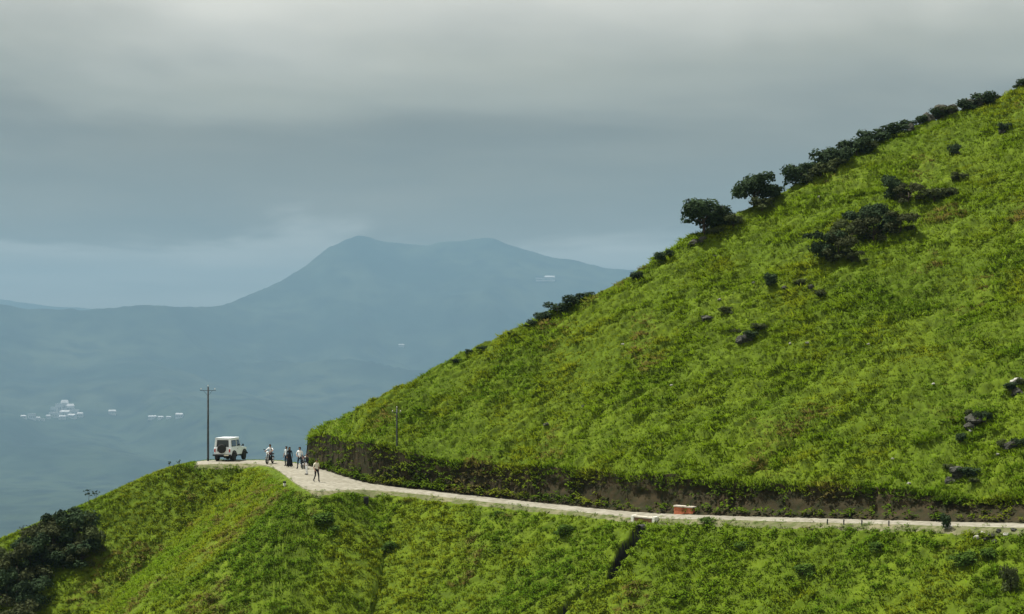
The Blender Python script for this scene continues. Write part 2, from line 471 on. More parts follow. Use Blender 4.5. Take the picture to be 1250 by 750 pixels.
# erosion of the cut face: push it in and out along the view depth
bsl = slice(starts[6], starts[7])
onb = sstep(371, 376, cols)[None, :]
tt = np.linspace(0, 1, starts[7] - starts[6])[:, None]
GY = GY.copy()
GY[bsl] += onb * np.sin(tt * math.pi) * (0.9 * (fbm(GX[bsl] / 0.9, GZ[bsl] / 0.7, 111, 4) - 0.5) + 0.25)
co = np.stack([GX, GY, GZ], axis=-1).reshape(-1, 3)
def grid_faces(r0, r1, cmask=None):
    r = np.arange(r0, r1); c = np.arange(NCOL - 1)
    if cmask is not None: c = c[cmask[:-1]]
    rr, cc = np.meshgrid(r, c, indexing='ij')
    a = rr * NCOL + cc
    return np.stack([a, a + 1, a + NCOL + 1, a + NCOL], axis=-1).reshape(-1, 4)
def sub_mesh(name, faces, mats, fmat=None):
    used, inv = np.unique(faces.ravel(), return_inverse=True)
    return npmesh(name, co[used], inv.reshape(faces.shape), mats, True, fmat)
right = cols > 371.5
isroad = cols > 236
NR = GY.shape[0]
low_f = np.concatenate([grid_faces(0, starts[3]), grid_faces(starts[3], starts[4], ~isroad)])
cen = co[low_f].mean(axis=1)
gm = (gully_dist(cen[:, 0], cen[:, 1]) < 1.2).astype(int)
o = link('lower_slope', sub_mesh('lower_slope', low_f, [M['turf'], M['wetrock_holeshade']], gm)); tag(o, kind='structure')
o = link('road_shoulder', sub_mesh('road_shoulder', grid_faces(starts[3], starts[4], isroad), [M['shoulder']])); tag(o, kind='structure')
o = link('road', sub_mesh('road', grid_faces(starts[4], starts[5], isroad), [M['road']])); tag(o, kind='structure')
bank_f = grid_faces(starts[5], starts[7], right)
o = link('cut_bank', sub_mesh('cut_bank', bank_f, [M['bank']])); tag(o, kind='structure')
hill_f = np.concatenate([grid_faces(starts[4], starts[5], ~isroad), grid_faces(starts[5], starts[6], ~right), grid_faces(starts[6], starts[7], ~right), grid_faces(starts[7], NR - 1)])
fm = np.zeros(len(hill_f), int)
cz_ = co[hill_f]
steep = (cz_[:, :, 2].max(1) - cz_[:, :, 2].min(1)) > 0.45
fm[steep & (cz_[:, 0, 1] < 160) & (np.abs(PX(cz_[:, 0, 0], cz_[:, 0, 1]) - 374) < 9)] = 1
o = link('grassy_hill', sub_mesh('grassy_hill', hill_f, [M['turf'], M['bank']], fm)); tag(o, kind='structure')

# ---------------------------------------------------------------- valley and mountain
mt_t = table([-900, -300, -100, 0, 30, 100, 180, 230, 270, 300, 340, 370, 400, 420, 440, 460, 490, 520, 550, 600, 620, 660, 700, 740, 780, 850, 1000, 1250, 1500, 2100],
             [405, 392, 380, 371, 377, 378, 372, 376, 374, 362, 345, 328, 303, 293, 286, 293, 297, 299, 295, 291, 298, 311, 318, 328, 331, 345, 370, 385, 395, 400], 4)
mt_t = mt_t + 3.2 * (fbm(fp / 26, fp * 0 + 3, 991, 4) - .5)
ym_t = table([-900, 0, 200, 300, 440, 700, 1000, 2100], [7000, 7000, 7200, 8000, 8800, 8600, 8600, 8600], 25)
FLOOR = -330.0
FS = 1.8            # the valley is broad: the range stands some 16 km off
vd_t = np.zeros_like(fp)
def valley(p, Y, detail=True):
    p = np.asarray(p, float); Y = np.asarray(Y, float) / FS
    X = WX(p, Y)
    ym = np.interp(p, fp, ym_t)
    zp = CZ + (HY - np.interp(p, fp, mt_t)) / F * ym + np.interp(p, fp, vd_t)
    y0 = 4300.0
    t = np.clip((Y - y0) / (ym - y0), 0, 1)
    rise = 0.45 * t ** 1.2 + 0.55 * t ** 3.2
    back = np.maximum(0, Y - ym)
    z = FLOOR + (zp - FLOOR) * rise - 0.45 * (np.sqrt(back ** 2 + 150 ** 2) - 150)
    if detail:
        rid = 1 - np.abs(2 * fbm(X / 900 + 0.3 * Y / 900, Y / 1800, 201, 4) - 1)
        amp = 290 * np.sin(np.clip(t, 0, 1) * math.pi) ** 0.8
        z = z + amp * (rid - 0.75)
        z = z + 45 * sstep(400, 2500, Y) * (1 - t) * (fbm(X / 700, Y / 900, 221, 4) - 0.4)
        z = z + 9 * (fbm(X / 60, Y / 60, 231, 3) - 0.5) + 14 * (fbm(X / 190, Y / 190, 233, 3) - 0.5) * (1 - 0.6 * (t > 0.95))
    return CZ + (np.maximum(z, FLOOR - 40) - CZ) * FS
mp = np.arange(-600, 1900, 10.0)
for _ in range(4):
    Yg = np.linspace(5000, 11000, 200) * FS
    PPg, YYg = np.meshgrid(mp, Yg, indexing='ij')
    el = ((valley(PPg, YYg) - CZ) / YYg).max(axis=1)
    want = (HY - np.interp(mp, fp, mt_t)) / F
    vd_t = vd_t + np.interp(fp, mp, (want - el) * 8000)
vcols = np.concatenate([np.linspace(-620, -20, 60, endpoint=False), np.arange(-20, 900, 3.0), np.linspace(900, 1900, 80)])
vrows = np.concatenate([np.geomspace(300, 2300 * FS, 25, endpoint=False), np.geomspace(2300 * FS, 9300 * FS, 330, endpoint=False), np.geomspace(9300 * FS, 12500 * FS, 30)])
VP, VY = np.meshgrid(vcols, vrows)
VZ = valley(VP, VY)
vco = np.stack([WX(VP, VY), VY, VZ], -1).reshape(-1, 3)
nvc = len(vcols)
def vfaces(r0, r1):
    rr, cc = np.meshgrid(np.arange(r0, r1), np.arange(nvc - 1), indexing='ij')
    a = rr * nvc + cc
    return np.stack([a, a + 1, a + nvc + 1, a + nvc], -1).reshape(-1, 4)
rs = int(np.searchsorted(vrows, 5600 * FS))
for nm, r0, r1, mm in (('valley_forest_ground', 0, rs, 'forest'), ('mountain', rs, len(vrows) - 1, 'mountain')):
    f = vfaces(r0, r1)
    used, inv = np.unique(f.ravel(), return_inverse=True)
    tag(link(nm, npmesh(nm, vco[used], inv.reshape(f.shape), [M[mm]], True)), kind='structure')

fr_x = np.linspace(-620, 330, 90); fr_y = np.linspace(18500, 22500, 26)
FP_, FY_ = np.meshgrid(fr_x, fr_y)
top = np.interp(FP_, [-620, -250, -60, 10, 60, 140, 260, 330], [352, 350, 357, 363, 370, 376, 384, 400]) + 5 * (fbm(FP_ / 40, FY_ / 900, 881, 4) - .5)
FZ_ = (CZ + (HY - top) / F * 20500) - 0.42 * np.abs(FY_ - 20500) * (1 + .5 * (fbm(FP_ / 30, FY_ / 700, 883, 3) - .5))
fco = np.stack([WX(FP_, FY_), FY_, np.maximum(FZ_, FLOOR * FS)], -1).reshape(-1, 3)
rr, cc = np.meshgrid(np.arange(25), np.arange(89), indexing='ij'); q0 = rr * 90 + cc
tag(link('far_ridge', npmesh('far_ridge', fco, np.stack([q0, q0 + 1, q0 + 91, q0 + 90], -1).reshape(-1, 4), [M['mountain']], True)), kind='structure')

# ---------------------------------------------------------------- haze
bm = bmesh.new()
bmesh.ops.create_cube(bm, size=1.0)
zlo, zhi = float(min(vco[:, 2].min(), co[:, 2].min())) - 1.0, float(vco[:, 2].max()) + 15.0
bmesh.ops.scale(bm, vec=(34000, 24600, zhi - zlo), verts=bm.verts)
bmesh.ops.translate(bm, vec=(0, 24600 / 2 - 1500, (zhi + zlo) / 2), verts=bm.verts)
hm = bpy.data.materials.new('haze'); hm.use_nodes = True
hm.node_tree.nodes.clear()
ho = hm.node_tree.nodes.new('ShaderNodeOutputMaterial')
hv = hm.node_tree.nodes.new('ShaderNodeVolumePrincipled')
hv.inputs['Color'].default_value = (.228, .374, .50, 1)
hv.inputs['Density'].default_value = 0.000095
hv.inputs['Anisotropy'].default_value = 0.0
hm.node_tree.links.new(hv.outputs[0], ho.inputs['Volume'])
hz = bobj('haze', bm, hm)
tag(hz, kind='stuff')

# ---------------------------------------------------------------- ground cover: grass and herbs
def blade_template(r, n, spread, length, width, droop):
    """a tussock: blades that rise from a common foot and arch outwards"""
    V = []; T = []
    for i in range(n):
        a = r.uniform(0, 2 * math.pi); q = math.sqrt(r.uniform(0, 1)); rad = spread * q
        bx, by = rad * math.cos(a), rad * math.sin(a)
        L = length * r.uniform(0.65, 1.15); lean = 0.15 + 0.85 * q * r.uniform(0.6, 1.1)
        da = a + r.normal(0, 0.5)
        dx_, dy_ = math.cos(da), math.sin(da)
        w = width * r.uniform(0.7, 1.2); wa = da + math.pi / 2 + r.normal(0, 0.5)
        sx, sy = math.cos(wa) * w, math.sin(wa) * w
        b = len(V)
        V += [(bx - sx, by - sy, -0.05), (bx + sx, by + sy, -0.05), (bx + dx_ * lean * L, by + dy_ * lean * L, L * (1 - droop * lean))]
        T += [(b, b + 1, b + 2)]
    return np.array(V, float), np.array(T, int)
def herb_template(r, n, rad, h, leaf):
    V = []; T = []
    for i in range(n):
        a = r.uniform(0, 2 * math.pi); q = math.sqrt(r.uniform(0, 1)); 
        c = np.array([rad * q * math.cos(a), rad * q * math.sin(a), h * (0.15 + 0.85 * r.uniform(0.2, 1) * (1 - 0.55 * q * q))])
        d = np.array([math.cos(a + r.normal(0, .7)), math.sin(a + r.normal(0, .7)), r.normal(0.05, 0.45)]); d /= np.linalg.norm(d)
        s = np.cross(d, [0, 0, 1.0]); s /= np.linalg.norm(s) + 1e-6
        L = leaf * r.uniform(0.6, 1.3)
        b = len(V)
        V += [c - d * L * .5, c + s * L * .38, c - s * L * .38, c + d * L * .6 - np.array([0, 0, .15 * L])]
        T += [(b, b + 1, b + 2), (b + 1, b + 3, b + 2)]
    return np.array(V, float), np.array(T, int)

def scatter(name, label, cat, pts, tmpl, scl, colr, material, dome=0.20, wide=1.0):
    """one mesh out of many small plants; pts (n,3), scl (n,), colr (n,3)"""
    n = len(pts)
    which = rng.integers(0, len(tmpl), n)
    ang = rng.uniform(0, 2 * math.pi, n)
    AV, AT, AC, AN = [], [], [], []
    base = 0
    for k, (V, T) in enumerate(tmpl):
        i = np.nonzero(which == k)[0]
        if len(i) == 0: continue
        c, s = np.cos(ang[i])[:, None], np.sin(ang[i])[:, None]
        x = (V[None, :, 0] * c - V[None, :, 1] * s) * scl[i][:, None]
        y = (V[None, :, 0] * s + V[None, :, 1] * c) * scl[i][:, None]
        z = V[None, :, 2] * scl[i][:, None]
        x = x * wide
        y = y - 0.25 * np.maximum(z, 0)           # growth leans out of the slope
        P = np.stack([x, y, z], -1) + pts[i][:, None, :]
        nv = V.shape[0]
        AV.append(P.reshape(-1, 3))
        # shading normals bent up and outwards: bright clump tops, darker fronts, whatever way leaves face
        NN = np.stack([x, y, np.full_like(x, dome) * scl[i][:, None] + 0.5 * np.maximum(z, 0)], -1) + rng.normal(0, 0.05, P.shape)
        AN.append((NN / np.linalg.norm(NN, axis=-1, keepdims=True)).reshape(-1, 3))
        # wind every face towards the open side of the slope
        e1 = P[:, T[:, 1]] - P[:, T[:, 0]]; e2 = P[:, T[:, 2]] - P[:, T[:, 0]]
        gn = np.cross(e1, e2)
        flip = (gn @ np.array([0, -0.85, 0.5])) < 0
        TT = T[None] + (np.arange(len(i)) * nv)[:, None, None] + base
        TT = np.where(flip[..., None], TT[..., ::-1], TT)
        AT.append(TT.reshape(-1, 3))
        cc = np.repeat(colr[i][:, None, :], nv, axis=1) * rng.uniform(0.8, 1.2, (len(i), nv, 1))
        AC.append(cc.reshape(-1, 3))
        base += len(i) * nv
    me = npmesh(name, np.concatenate(AV), np.concatenate(AT), [material], True, None, np.concatenate(AC), np.concatenate(AN))
    o = link(name, me)
    tag(o, label, cat, kind='stuff')
    return o

tr_ = np.random.default_rng(3)
grass_t = [blade_template(tr_, 8, 0.13, 0.17, 0.026, 0.6) for _ in range(8)]
tuss_t = [blade_template(tr_, 18, 0.24, 0.30, 0.045, 0.75) for _ in range(8)]
herb_t = [herb_template(tr_, 20, 0.24, 0.30, 0.115) for _ in range(8)]
fine_herb_t = [herb_template(tr_, 14, 0.2, 0.3, 0.13) for _ in range(6)]

def grass_color(X, Y, low):
    n = len(X)
    a = fbm(X / 9, Y / 9, 301, 4); b = fbm(X / 2.2, Y / 2.2, 311, 3); c = rng.uniform(0, 1, n)
    fresh = np.array([.130, .205, .006]); yellow = np.array([.172, .214, .008]); deep = np.array([.090, .160, .005]); brown = np.array([.16, .11, .035])
    t = np.clip((a - 0.45) * 6 + (b - .5) * 1.4 + .4 + (c - .5) * .7, 0, 1)[:, None]
    col = deep * (1 - t) + fresh * t
    y_ = np.clip((fbm(X / 5, Y / 5, 321, 3) - 0.52) * 5 + (c - .5) * .6, 0, 1)[:, None]
    col = col * (1 - y_) + yellow * y_
    br = np.clip((fbm(X / 3.2, Y / 3.2, 331, 3) - (0.66 if low else 0.72)) * 9, 0, .75)[:, None] * (rng.uniform(0, 1, n) < 0.7)[:, None]
    return col * (1 - br) + brown * br

def sample(n, x0, x1, y0, y1):
    X = rng.uniform(x0, x1, n); Y = rng.uniform(y0, y1, n)
    return X, Y, PX(X, Y)

# upper hill: a short sward, and taller tussocks standing in it
def hill_points(n):
    X, Y, P = sample(n, -17, 52, 84, 142)
    ok = (P > 372) & (P < 1330) & (Y > Yb(P) - 0.05) & (Y < YR(P) + 1.5) & (zray(-25, Y) > height(P, Y, False))
    X, Y, P = X[ok], Y[ok], P[ok]
    return X, Y, P, height(P, Y)
X, Y, P, Z = hill_points(140000)
scatter('hill_grass', 'short bright green grass covering the hill above the cut bank', 'grass', np.stack([X, Y, Z], 1), grass_t,
        rng.uniform(.5, 1.15, len(X)), grass_color(X, Y, False), M['grass'])
n_hill = len(X)
X, Y, P, Z = hill_points(62000)
ts = fbm(X / 3.0, Y / 1.6, 55, 3)
keep = rng.uniform(0, 1, len(X)) < 0.25 + 0.9 * sstep(.38, .6, ts)
X, Y, Z, ts = X[keep], Y[keep], Z[keep], ts[keep]
scatter('hill_tussocks', 'tussocks of longer grass standing in the hill sward', 'grass', np.stack([X, Y, Z], 1), tuss_t,
        (.35 + .8 * rng.uniform(0, 1, len(X)) ** 2) * (0.6 + 0.6 * sstep(.4, .65, ts)), grass_color(X, Y, False) * 1.08, M['grass'], 0.07, 1.5)
# lower slope and left spur
X, Y, P = sample(185000, -48, 38, 74, 140)
yn_s = Yn(P)
ok = (P > -70) & (P < 1320) & (Y < yn_s + 0.02 + np.where(P > 250, 0.55 * sstep(.40, .65, fbm(X / 1.3, Y / 1.3, 611, 3)), 0))
X, Y, P = X[ok], Y[ok], P[ok]
Z = height(P, Y)
py = HY - (Z - CZ) / Y * F
ok = (py < 775) & (gully_dist(X, Y) > 1.3)
d, _ = edge_dist(X, Y)
ok &= ~((d < 0.75) & (P > 240) & (rng.uniform(0, 1, len(X)) < np.where(P > 520, 0.35, 0.7)))
X, Y, P, Z, d = X[ok], Y[ok], P[ok], Z[ok], d[ok]
ts = tussock(X, Y)
hz_ = fbm(X / 3.5, Y / 3.5, 401, 3) + 0.25 * (ts - .5)
isherb = rng.uniform(0, 1, len(X)) < 0.10 + 0.6 * sstep(.48, .64, hz_)
g = ~isherb & (rng.uniform(0, 1, len(X)) < 0.9)
small = np.where((d < 0.9) & (P > 240), 0.55, 1.0)
scatter('slope_grass', 'grass growing on the slope below the road', 'grass', np.stack([X, Y, Z], 1)[g], grass_t,
        (rng.uniform(.6, 1.1, len(X)) * (0.7 + 0.7 * sstep(.4, .7, ts)) * small)[g], grass_color(X[g], Y[g], True), M['grass'])
gt = (rng.uniform(0, 1, len(X)) < 0.30) & (d > 0.6)
scatter('slope_tussocks', 'tussocks of longer grass on the slope below the road', 'grass', np.stack([X, Y, Z], 1)[gt], tuss_t,
        rng.uniform(.35, 1.0, int(gt.sum())), grass_color(X[gt], Y[gt], True), M['grass'], 0.07, 1.2)
h = isherb & (rng.uniform(0, 1, len(X)) < 0.45)
hc = grass_color(X[h], Y[h], True) * np.array([.78, .86, .95])
scatter('slope_herbs', 'leafy green herbs mixed into the slope below the road', 'herbs', np.stack([X, Y, Z], 1)[h], herb_t,
        (rng.uniform(.6, 1.25, len(X)) * small)[h], hc, M['herb'])
n_low = (int(g.sum()), int(h.sum()))
# back rim of the turnout and the far side of the left spur
X, Y, P = sample(60000, -45, -16, 110, 146)
ok = (P > -60) & (P < 372) & (Y > np.where(P < 238, Yn(P) - .4, Yf(P))) & (Y < Yf(P) + 2.2)
X, Y, P = X[ok], Y[ok], P[ok]
Z = height(P, Y)
scatter('rim_grass', 'low grass along the far rim of the road turnout', 'grass', np.stack([X, Y, Z], 1), grass_t,
        np.where(P < 238, 1.6, 1.0) * rng.uniform(.4, .9, len(X)), grass_color(X, Y, True), M['grass'])
# verge and foot of the bank, lip of the bank
X, Y, P = sample(160000, -17, 40, 78, 138)
s = Y - Yf(P)
strength = np.interp(P, [372, 400, 520, 620, 760, 1000, 1250], [1, 1, .9, .5, .22, .15, .15])
foot = (P > 376) & (P < 1320) & (s > 0.05) & (s < VERGE + 0.45) & (rng.uniform(0, 1, len(X)) < strength * (1.1 - .5 * s))
lip = (P > 372) & (P < 1320) & (s > VERGE + BANKW - 0.22) & (s < VERGE + BANKW + 0.25)
face = (P > 376) & (P < 1320) & (s > VERGE + .3) & (s < VERGE + BANKW - .1) & (rng.uniform(0, 1, len(X)) < .9 * sstep(.42, .58, fbm(X / 1.6, Y / 1.6, 501, 3)) + .2)
k = foot | face
Z = height(P, Y)
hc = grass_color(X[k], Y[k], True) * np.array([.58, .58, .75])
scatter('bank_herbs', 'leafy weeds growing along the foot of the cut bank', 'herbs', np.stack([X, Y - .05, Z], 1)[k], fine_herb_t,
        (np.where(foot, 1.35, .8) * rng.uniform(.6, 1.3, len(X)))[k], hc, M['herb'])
hc = grass_color(X[lip], Y[lip], False) * np.array([.9, .9, .9])
scatter('bank_lip_grass', 'grass overhanging the top edge of the cut bank', 'grass', np.stack([X, Y - .10, Z], 1)[lip], grass_t,
        rng.uniform(.8, 2.0, int(lip.sum())), hc, M['grass'])
print('PLANTS', n_hill, n_low, int(k.sum()), int(lip.sum()))
#==OBJECTS==
# ---------------------------------------------------------------- mesh helpers for things
def box(bm, x0, x1, y0, y1, z0, z1, bevel=0.0):
    r = bmesh.ops.create_cube(bm, size=1.0)
    bmesh.ops.scale(bm, vec=(x1 - x0, y1 - y0, z1 - z0), verts=r['verts'])
    bmesh.ops.translate(bm, vec=((x0 + x1) / 2, (y0 + y1) / 2, (z0 + z1) / 2), verts=r['verts'])
    if bevel:
        ed = list({e for v in r['verts'] for e in v.link_edges})
        bmesh.ops.bevel(bm, geom=ed, offset=bevel, segments=2, affect='EDGES')
def tube(bm, pts, rad, n=8, cap=True):
    """a swept round bar; rad a number or one per point"""
    pts = [Vector(p) for p in pts]
    rr = rad if isinstance(rad, (list, tuple)) else [rad] * len(pts)
    rings = []
    for i, p in enumerate(pts):
        d = (pts[min(i + 1, len(pts) - 1)] - pts[max(i - 1, 0)]).normalized()
        u = d.cross(Vector((0, 0, 1)) if abs(d.z) < 0.9 else Vector((1, 0, 0))).normalized(); v = d.cross(u)
        rings.append([bm.verts.new(p + (u * math.cos(2 * math.pi * k / n) + v * math.sin(2 * math.pi * k / n)) * rr[i]) for k in range(n)])
    for a, b in zip(rings[:-1], rings[1:]):
        for k in range(n):
            bm.faces.new((a[k], a[(k + 1) % n], b[(k + 1) % n], b[k]))
    if cap:
        bm.faces.new(rings[0][::-1]); bm.faces.new(rings[-1])
def lathe_x(bm, prof, c, n=20):
    """profile (x, r) spun about an axis along X through c"""
    rings = []
    for (x, r) in prof:
        rings.append([bm.verts.new((c[0] + x, c[1] + r * math.cos(2 * math.pi * k / n), c[2] + r * math.sin(2 * math.pi * k / n))) for k in range(n)])
    for a, b in zip(rings[:-1], rings[1:]):
        for k in range(n):
            bm.faces.new((a[k], a[(k + 1) % n], b[(k + 1) % n], b[k]))
    bm.faces.new(rings[0][::-1]); bm.faces.new(rings[-1])
def prism_x(bm, poly, x0, x1, x0b=None, x1b=None, zt=None):
    """polygon (y, z) pulled along X; above zt the sides lean in to x0b, x1b"""
    def xs(z, a, b):
        if b is None: return a
        t = max(0, min(1, (z - zt[0]) / (zt[1] - zt[0]))); return a + (b - a) * t
    A = [bm.verts.new((xs(z, x0, x0b), y, z)) for y, z in poly]; B = [bm.verts.new((xs(z, x1, x1b), y, z)) for y, z in poly]
    n = len(poly)
    bm.faces.new(A[::-1]); bm.faces.new(B)
    for i in range(n): bm.faces.new((A[i], A[(i + 1) % n], B[(i + 1) % n], B[i]))
def ground(px, Y): return Vector((WX(px, Y), Y, float(height(np.array([px]), np.array([Y]))[0])))
def on_road(px, py):
    Y = F * (CZ - float(zr_at(px))) / (py - HY)
    return ground(px, Y)

# ---------------------------------------------------------------- jeep
def wheel(parent, x, y, z, r, w, out):
    bm = bmesh.new()
    s = out
    lathe_x(bm, [(-w * .42 * s, r * .60), (w * .30 * s, r * .60), (w * .34 * s, r * .54), (w * .20 * s, r * .40), (w * .34 * s, r * .20), (w * .42 * s, r * .16), (w * .42 * s, r * .02)], (0, 0, 0), 20)
    hub = bobj('wheel', bm, M['steel'], parent, True); hub.location = (x, y, z)
    bm = bmesh.new()
    prof = [(-.5, .62), (-.5, .86), (-.42, .95), (-.30, .985), (-.28, 1.0), (-.04, 1.0), (-.02, .97), (.02, .97), (.04, 1.0), (.28, 1.0), (.30, .985), (.42, .95), (.5, .86), (.5, .62)]
    lathe_x(bm, [(a * w, b * r) for a, b in prof], (0, 0, 0), 28)
    bobj('tyre', bm, M['black_rubber'], hub, True)
    return hub

def make_jeep(loc, rz):
    J = empty('parked_jeep', loc, rz, 'white hardtop jeep with spare wheel on its back, parked beside the tall pole', 'jeep')
    def arch(yc, zc, r, z0, n=8):
        a0 = math.asin((z0 - zc) / r)
        return [(yc - r * math.cos(a0 + (math.pi - 2 * a0) * k / n) * 1.0, zc + r * math.sin(a0 + (math.pi - 2 * a0) * k / n)) for k in range(n + 1)]
    RW, FWy, WZ, WR = -1.08, 1.18, .37, .37
    body = [(-1.72, .52)] + arch(RW, WZ, .47, .50) + arch(FWy, WZ, .47, .50) + [(1.72, .56), (1.74, .98), (1.66, 1.04), (.62, 1.14), (.50, 1.16), (-1.72, 1.16), (-1.76, 1.10)]
    bm = bmesh.new(); prism_x(bm, body, -.74, .74)
    bmesh.ops.bevel(bm, geom=[e for e in bm.edges if abs(e.verts[0].co.x - e.verts[1].co.x) < 1e-4], offset=.025, segments=2, affect='EDGES')
    bo = bobj('body', bm, M['white_paint'], J)
    # door cut lines, handles, side moulding
    for sx in (-1, 1):
        bm = bmesh.new(); box(bm, sx * .742 - .006, sx * .742 + .006, -.42, .50, .56, 1.13, .02); d = bobj('door', bm, M['white_paint'], J)
        bm = bmesh.new(); box(bm, sx * .757 - .012, sx * .757 + .012, -.36, -.22, 1.0, 1.035, .006); bobj('handle', bm, M['black_rubber'], d)
        bm = bmesh.new(); box(bm, sx * .76 - .02, sx * .76 + .02, -.55, .62, .44, .50, .015); bobj('side_step', bm, M['dark_metal'], J)
        for yc in (RW, FWy):
            bm = bmesh.new()
            pts = [(sx * .775, yc - .49 * math.cos(t), WZ + .49 * math.sin(t)) for t in [math.pi * k / 12 for k in range(1, 12)]]
            tube(bm, pts, .05, 6); bobj('fender_flare', bm, M['black_rubber'], J, True)
    # bonnet bulge
    bm = bmesh.new(); prism_x(bm, [(.62, 1.13), (1.66, 1.035), (1.66, 1.075), (.62, 1.185)], -.5, .5)
    bmesh.ops.bevel(bm, geom=bm.edges[:], offset=.015, segments=2, affect='EDGES'); bobj('bonnet', bm, M['white_paint'], J)
    # hardtop with leaning sides and raked windscreen
    zt = (1.16, 1.90)
    bm = bmesh.new(); prism_x(bm, [(-1.70, 1.16), (.52, 1.16), (.16, 1.86), (-1.64, 1.86)], -.73, .73, -.66, .66, zt)
    bmesh.ops.bevel(bm, geom=bm.edges[:], offset=.02, segments=2, affect='EDGES'); bobj('cabin', bm, M['white_paint'], J)
    bm = bmesh.new(); box(bm, -.70, .70, -1.70, .24, 1.862, 1.94, .03); rf = bobj('roof', bm, M['white_paint'], J)
    for x in (-.42, 0, .42):
        bm = bmesh.new(); box(bm, x - .03, x + .03, -1.55, .1, 1.935, 1.955, .008); bobj('roof_rib', bm, M['white_paint'], rf)
    def pane(name, pts, thick, mat_, parent):
        bm = bmesh.new()
        P = [Vector(p) for p in pts]; n = (P[1] - P[0]).cross(P[2] - P[0]).normalized()
        A = [bm.verts.new(p - n * thick) for p in P]; B = [bm.verts.new(p + n * thick) for p in P]
        k = len(P); bm.faces.new(A[::-1]); bm.faces.new(B)
        for i in range(k): bm.faces.new((A[i], A[(i + 1) % k], B[(i + 1) % k], B[i]))
        return bobj(name, bm, mat_, parent)
    def sx_at(z, s): return s * (.73 - .07 * (z - 1.16) / .74)
    # rear window in its seal
    def yr_at(z): return -1.70 + .06 * (z - 1.16) / .70
    w0 = pane('rear_window_seal', [(-.53, yr_at(1.22) - .012, 1.22), (.53, yr_at(1.22) - .012, 1.22), (.49, yr_at(1.76) - .012, 1.76), (-.49, yr_at(1.76) - .012, 1.76)], .012, M['black_rubber'], J)
    pane('glass', [(-.49, yr_at(1.26) - .03, 1.26), (.49, yr_at(1.26) - .03, 1.26), (.455, yr_at(1.72) - .03, 1.72), (-.455, yr_at(1.72) - .03, 1.72)], .008, M['glass'], w0)
    for s in (-1, 1):
        for (ya, yb_, top_a, top_b) in ((-1.55, -.55, -1.52, -.55), (-.42, .40, -.42, .10)):
            q = [(sx_at(1.22, s) + s * .004, ya, 1.22), (sx_at(1.22, s) + s * .004, yb_, 1.22), (sx_at(1.74, s) + s * .004, top_b, 1.74), (sx_at(1.74, s) + s * .004, top_a, 1.74)]
            w1 = pane('side_window_seal', q, .008, M['black_rubber'], J)
            q2 = [(p[0] + s * .012, p[1] + (.03 if i in (0, 3) else -.03), p[2] + (.03 if i < 2 else -.03)) for i, p in enumerate(q)]
            pane('glass', q2, .005, M['glass'], w1)
        bm = bmesh.new(); tube(bm, [(s * .74, .45, 1.2), (s * .86, .43, 1.24)], .012); box(bm, s * .93 - .07, s * .93 + .07, .40, .45, 1.18, 1.36, .015)
        bobj('mirror', bm, M['black_rubber'], J)
        bm = bmesh.new(); box(bm, s * .64 - .055, s * .64 + .055, -1.80, -1.755, .78, 1.02, .012); bobj('tail_lamp', bm, M['red_lens'], J)
        bm = bmesh.new(); lathe_x(bm, [(-.03, .02), (-.03, .09), (.02, .1), (.04, .07), (.045, .01)], (0, 0, 0), 16)
        hl = bobj('headlight', bm, M['clear_lens'], J, True); hl.location = (s * .5, 1.76, .88); hl.rotation_euler = (0, 0, R(90))
        bm = bmesh.new(); box(bm, s * .62 - .10, s * .62 + .10, -1.46, -1.44, .18, .48, .004); bobj('mudflap', bm, M['black_rubber'], J)
        wheel(J, s * .70, RW, WZ, WR, .23, s); wheel(J, s * .70, FWy, WZ, WR, .23, s)
    ws = pane('windscreen_seal', [(-.64, .49 + .01, 1.24), (.64, .49 + .01, 1.24), (.58, .22 + .01, 1.79), (-.58, .22 + .01, 1.79)], .01, M['black_rubber'], J)
    pane('glass', [(-.61, .48 + .035, 1.27), (.61, .48 + .035, 1.27), (.55, .235 + .035, 1.76), (-.55, .235 + .035, 1.76)], .006, M['glass'], ws)
    # tailgate with spare wheel
    bm = bmesh.new(); box(bm, -.50, .50, -1.775, -1.755, .60, 1.14, .008); tg = bobj('tailgate', bm, M['white_paint'], J)
    bm = bmesh.new(); box(bm, -.45, -.42, -1.80, -1.775, .80, 1.0, .005); bobj('handle', bm, M['black_rubber'], tg)
    sp = wheel(J, .0, -1.90, 1.06, .36, .21, -1); sp.name = 'spare_wheel'; sp.rotation_euler = (0, 0, R(90))
    bm = bmesh.new(); box(bm, -.80, .80, -1.90, -1.78, .46, .60, .02); bp = bobj('rear_bumper', bm, M['dark_metal'], J)
    bm = bmesh.new(); box(bm, .20, .60, -1.915, -1.903, .49, .585, .003); bobj('number_plate', bm, M['plate'], bp)
    bm = bmesh.new(); box(bm, -.80, .80, 1.78, 1.90, .46, .60, .02); bobj('front_bumper', bm, M['dark_metal'], J)
    bm = bmesh.new(); box(bm, -.38, .38, 1.735, 1.76, .62, .96, .01); gr = bobj('grille', bm, M['white_paint'], J)
    for k in range(7):
        bm = bmesh.new(); box(bm, -.30 + k * .1 - .02, -.30 + k * .1 + .02, 1.758, 1.768, .66, .92, .003); bobj('slot', bm, M['black_rubber'], gr)
    # underside: axles, chassis, exhaust
    bm = bmesh.new()
    for yc in (RW, FWy):
        tube(bm, [(-.6, yc, WZ), (.6, yc, WZ)], .05); box(bm, -.12, .12, yc - .12, yc + .12, WZ - .13, WZ + .12, .04)
    for sx in (-.38, .38): box(bm, sx - .05, sx + .05, -1.75, 1.72, .44, .53)
    bobj('chassis', bm, M['dark_metal'], J)
    bm = bmesh.new(); tube(bm, [(-.42, -.6, .38), (-.45, -1.3, .40), (-.46, -1.86, .36)], .028); bobj('exhaust_pipe', bm, M['dark_metal'], J)
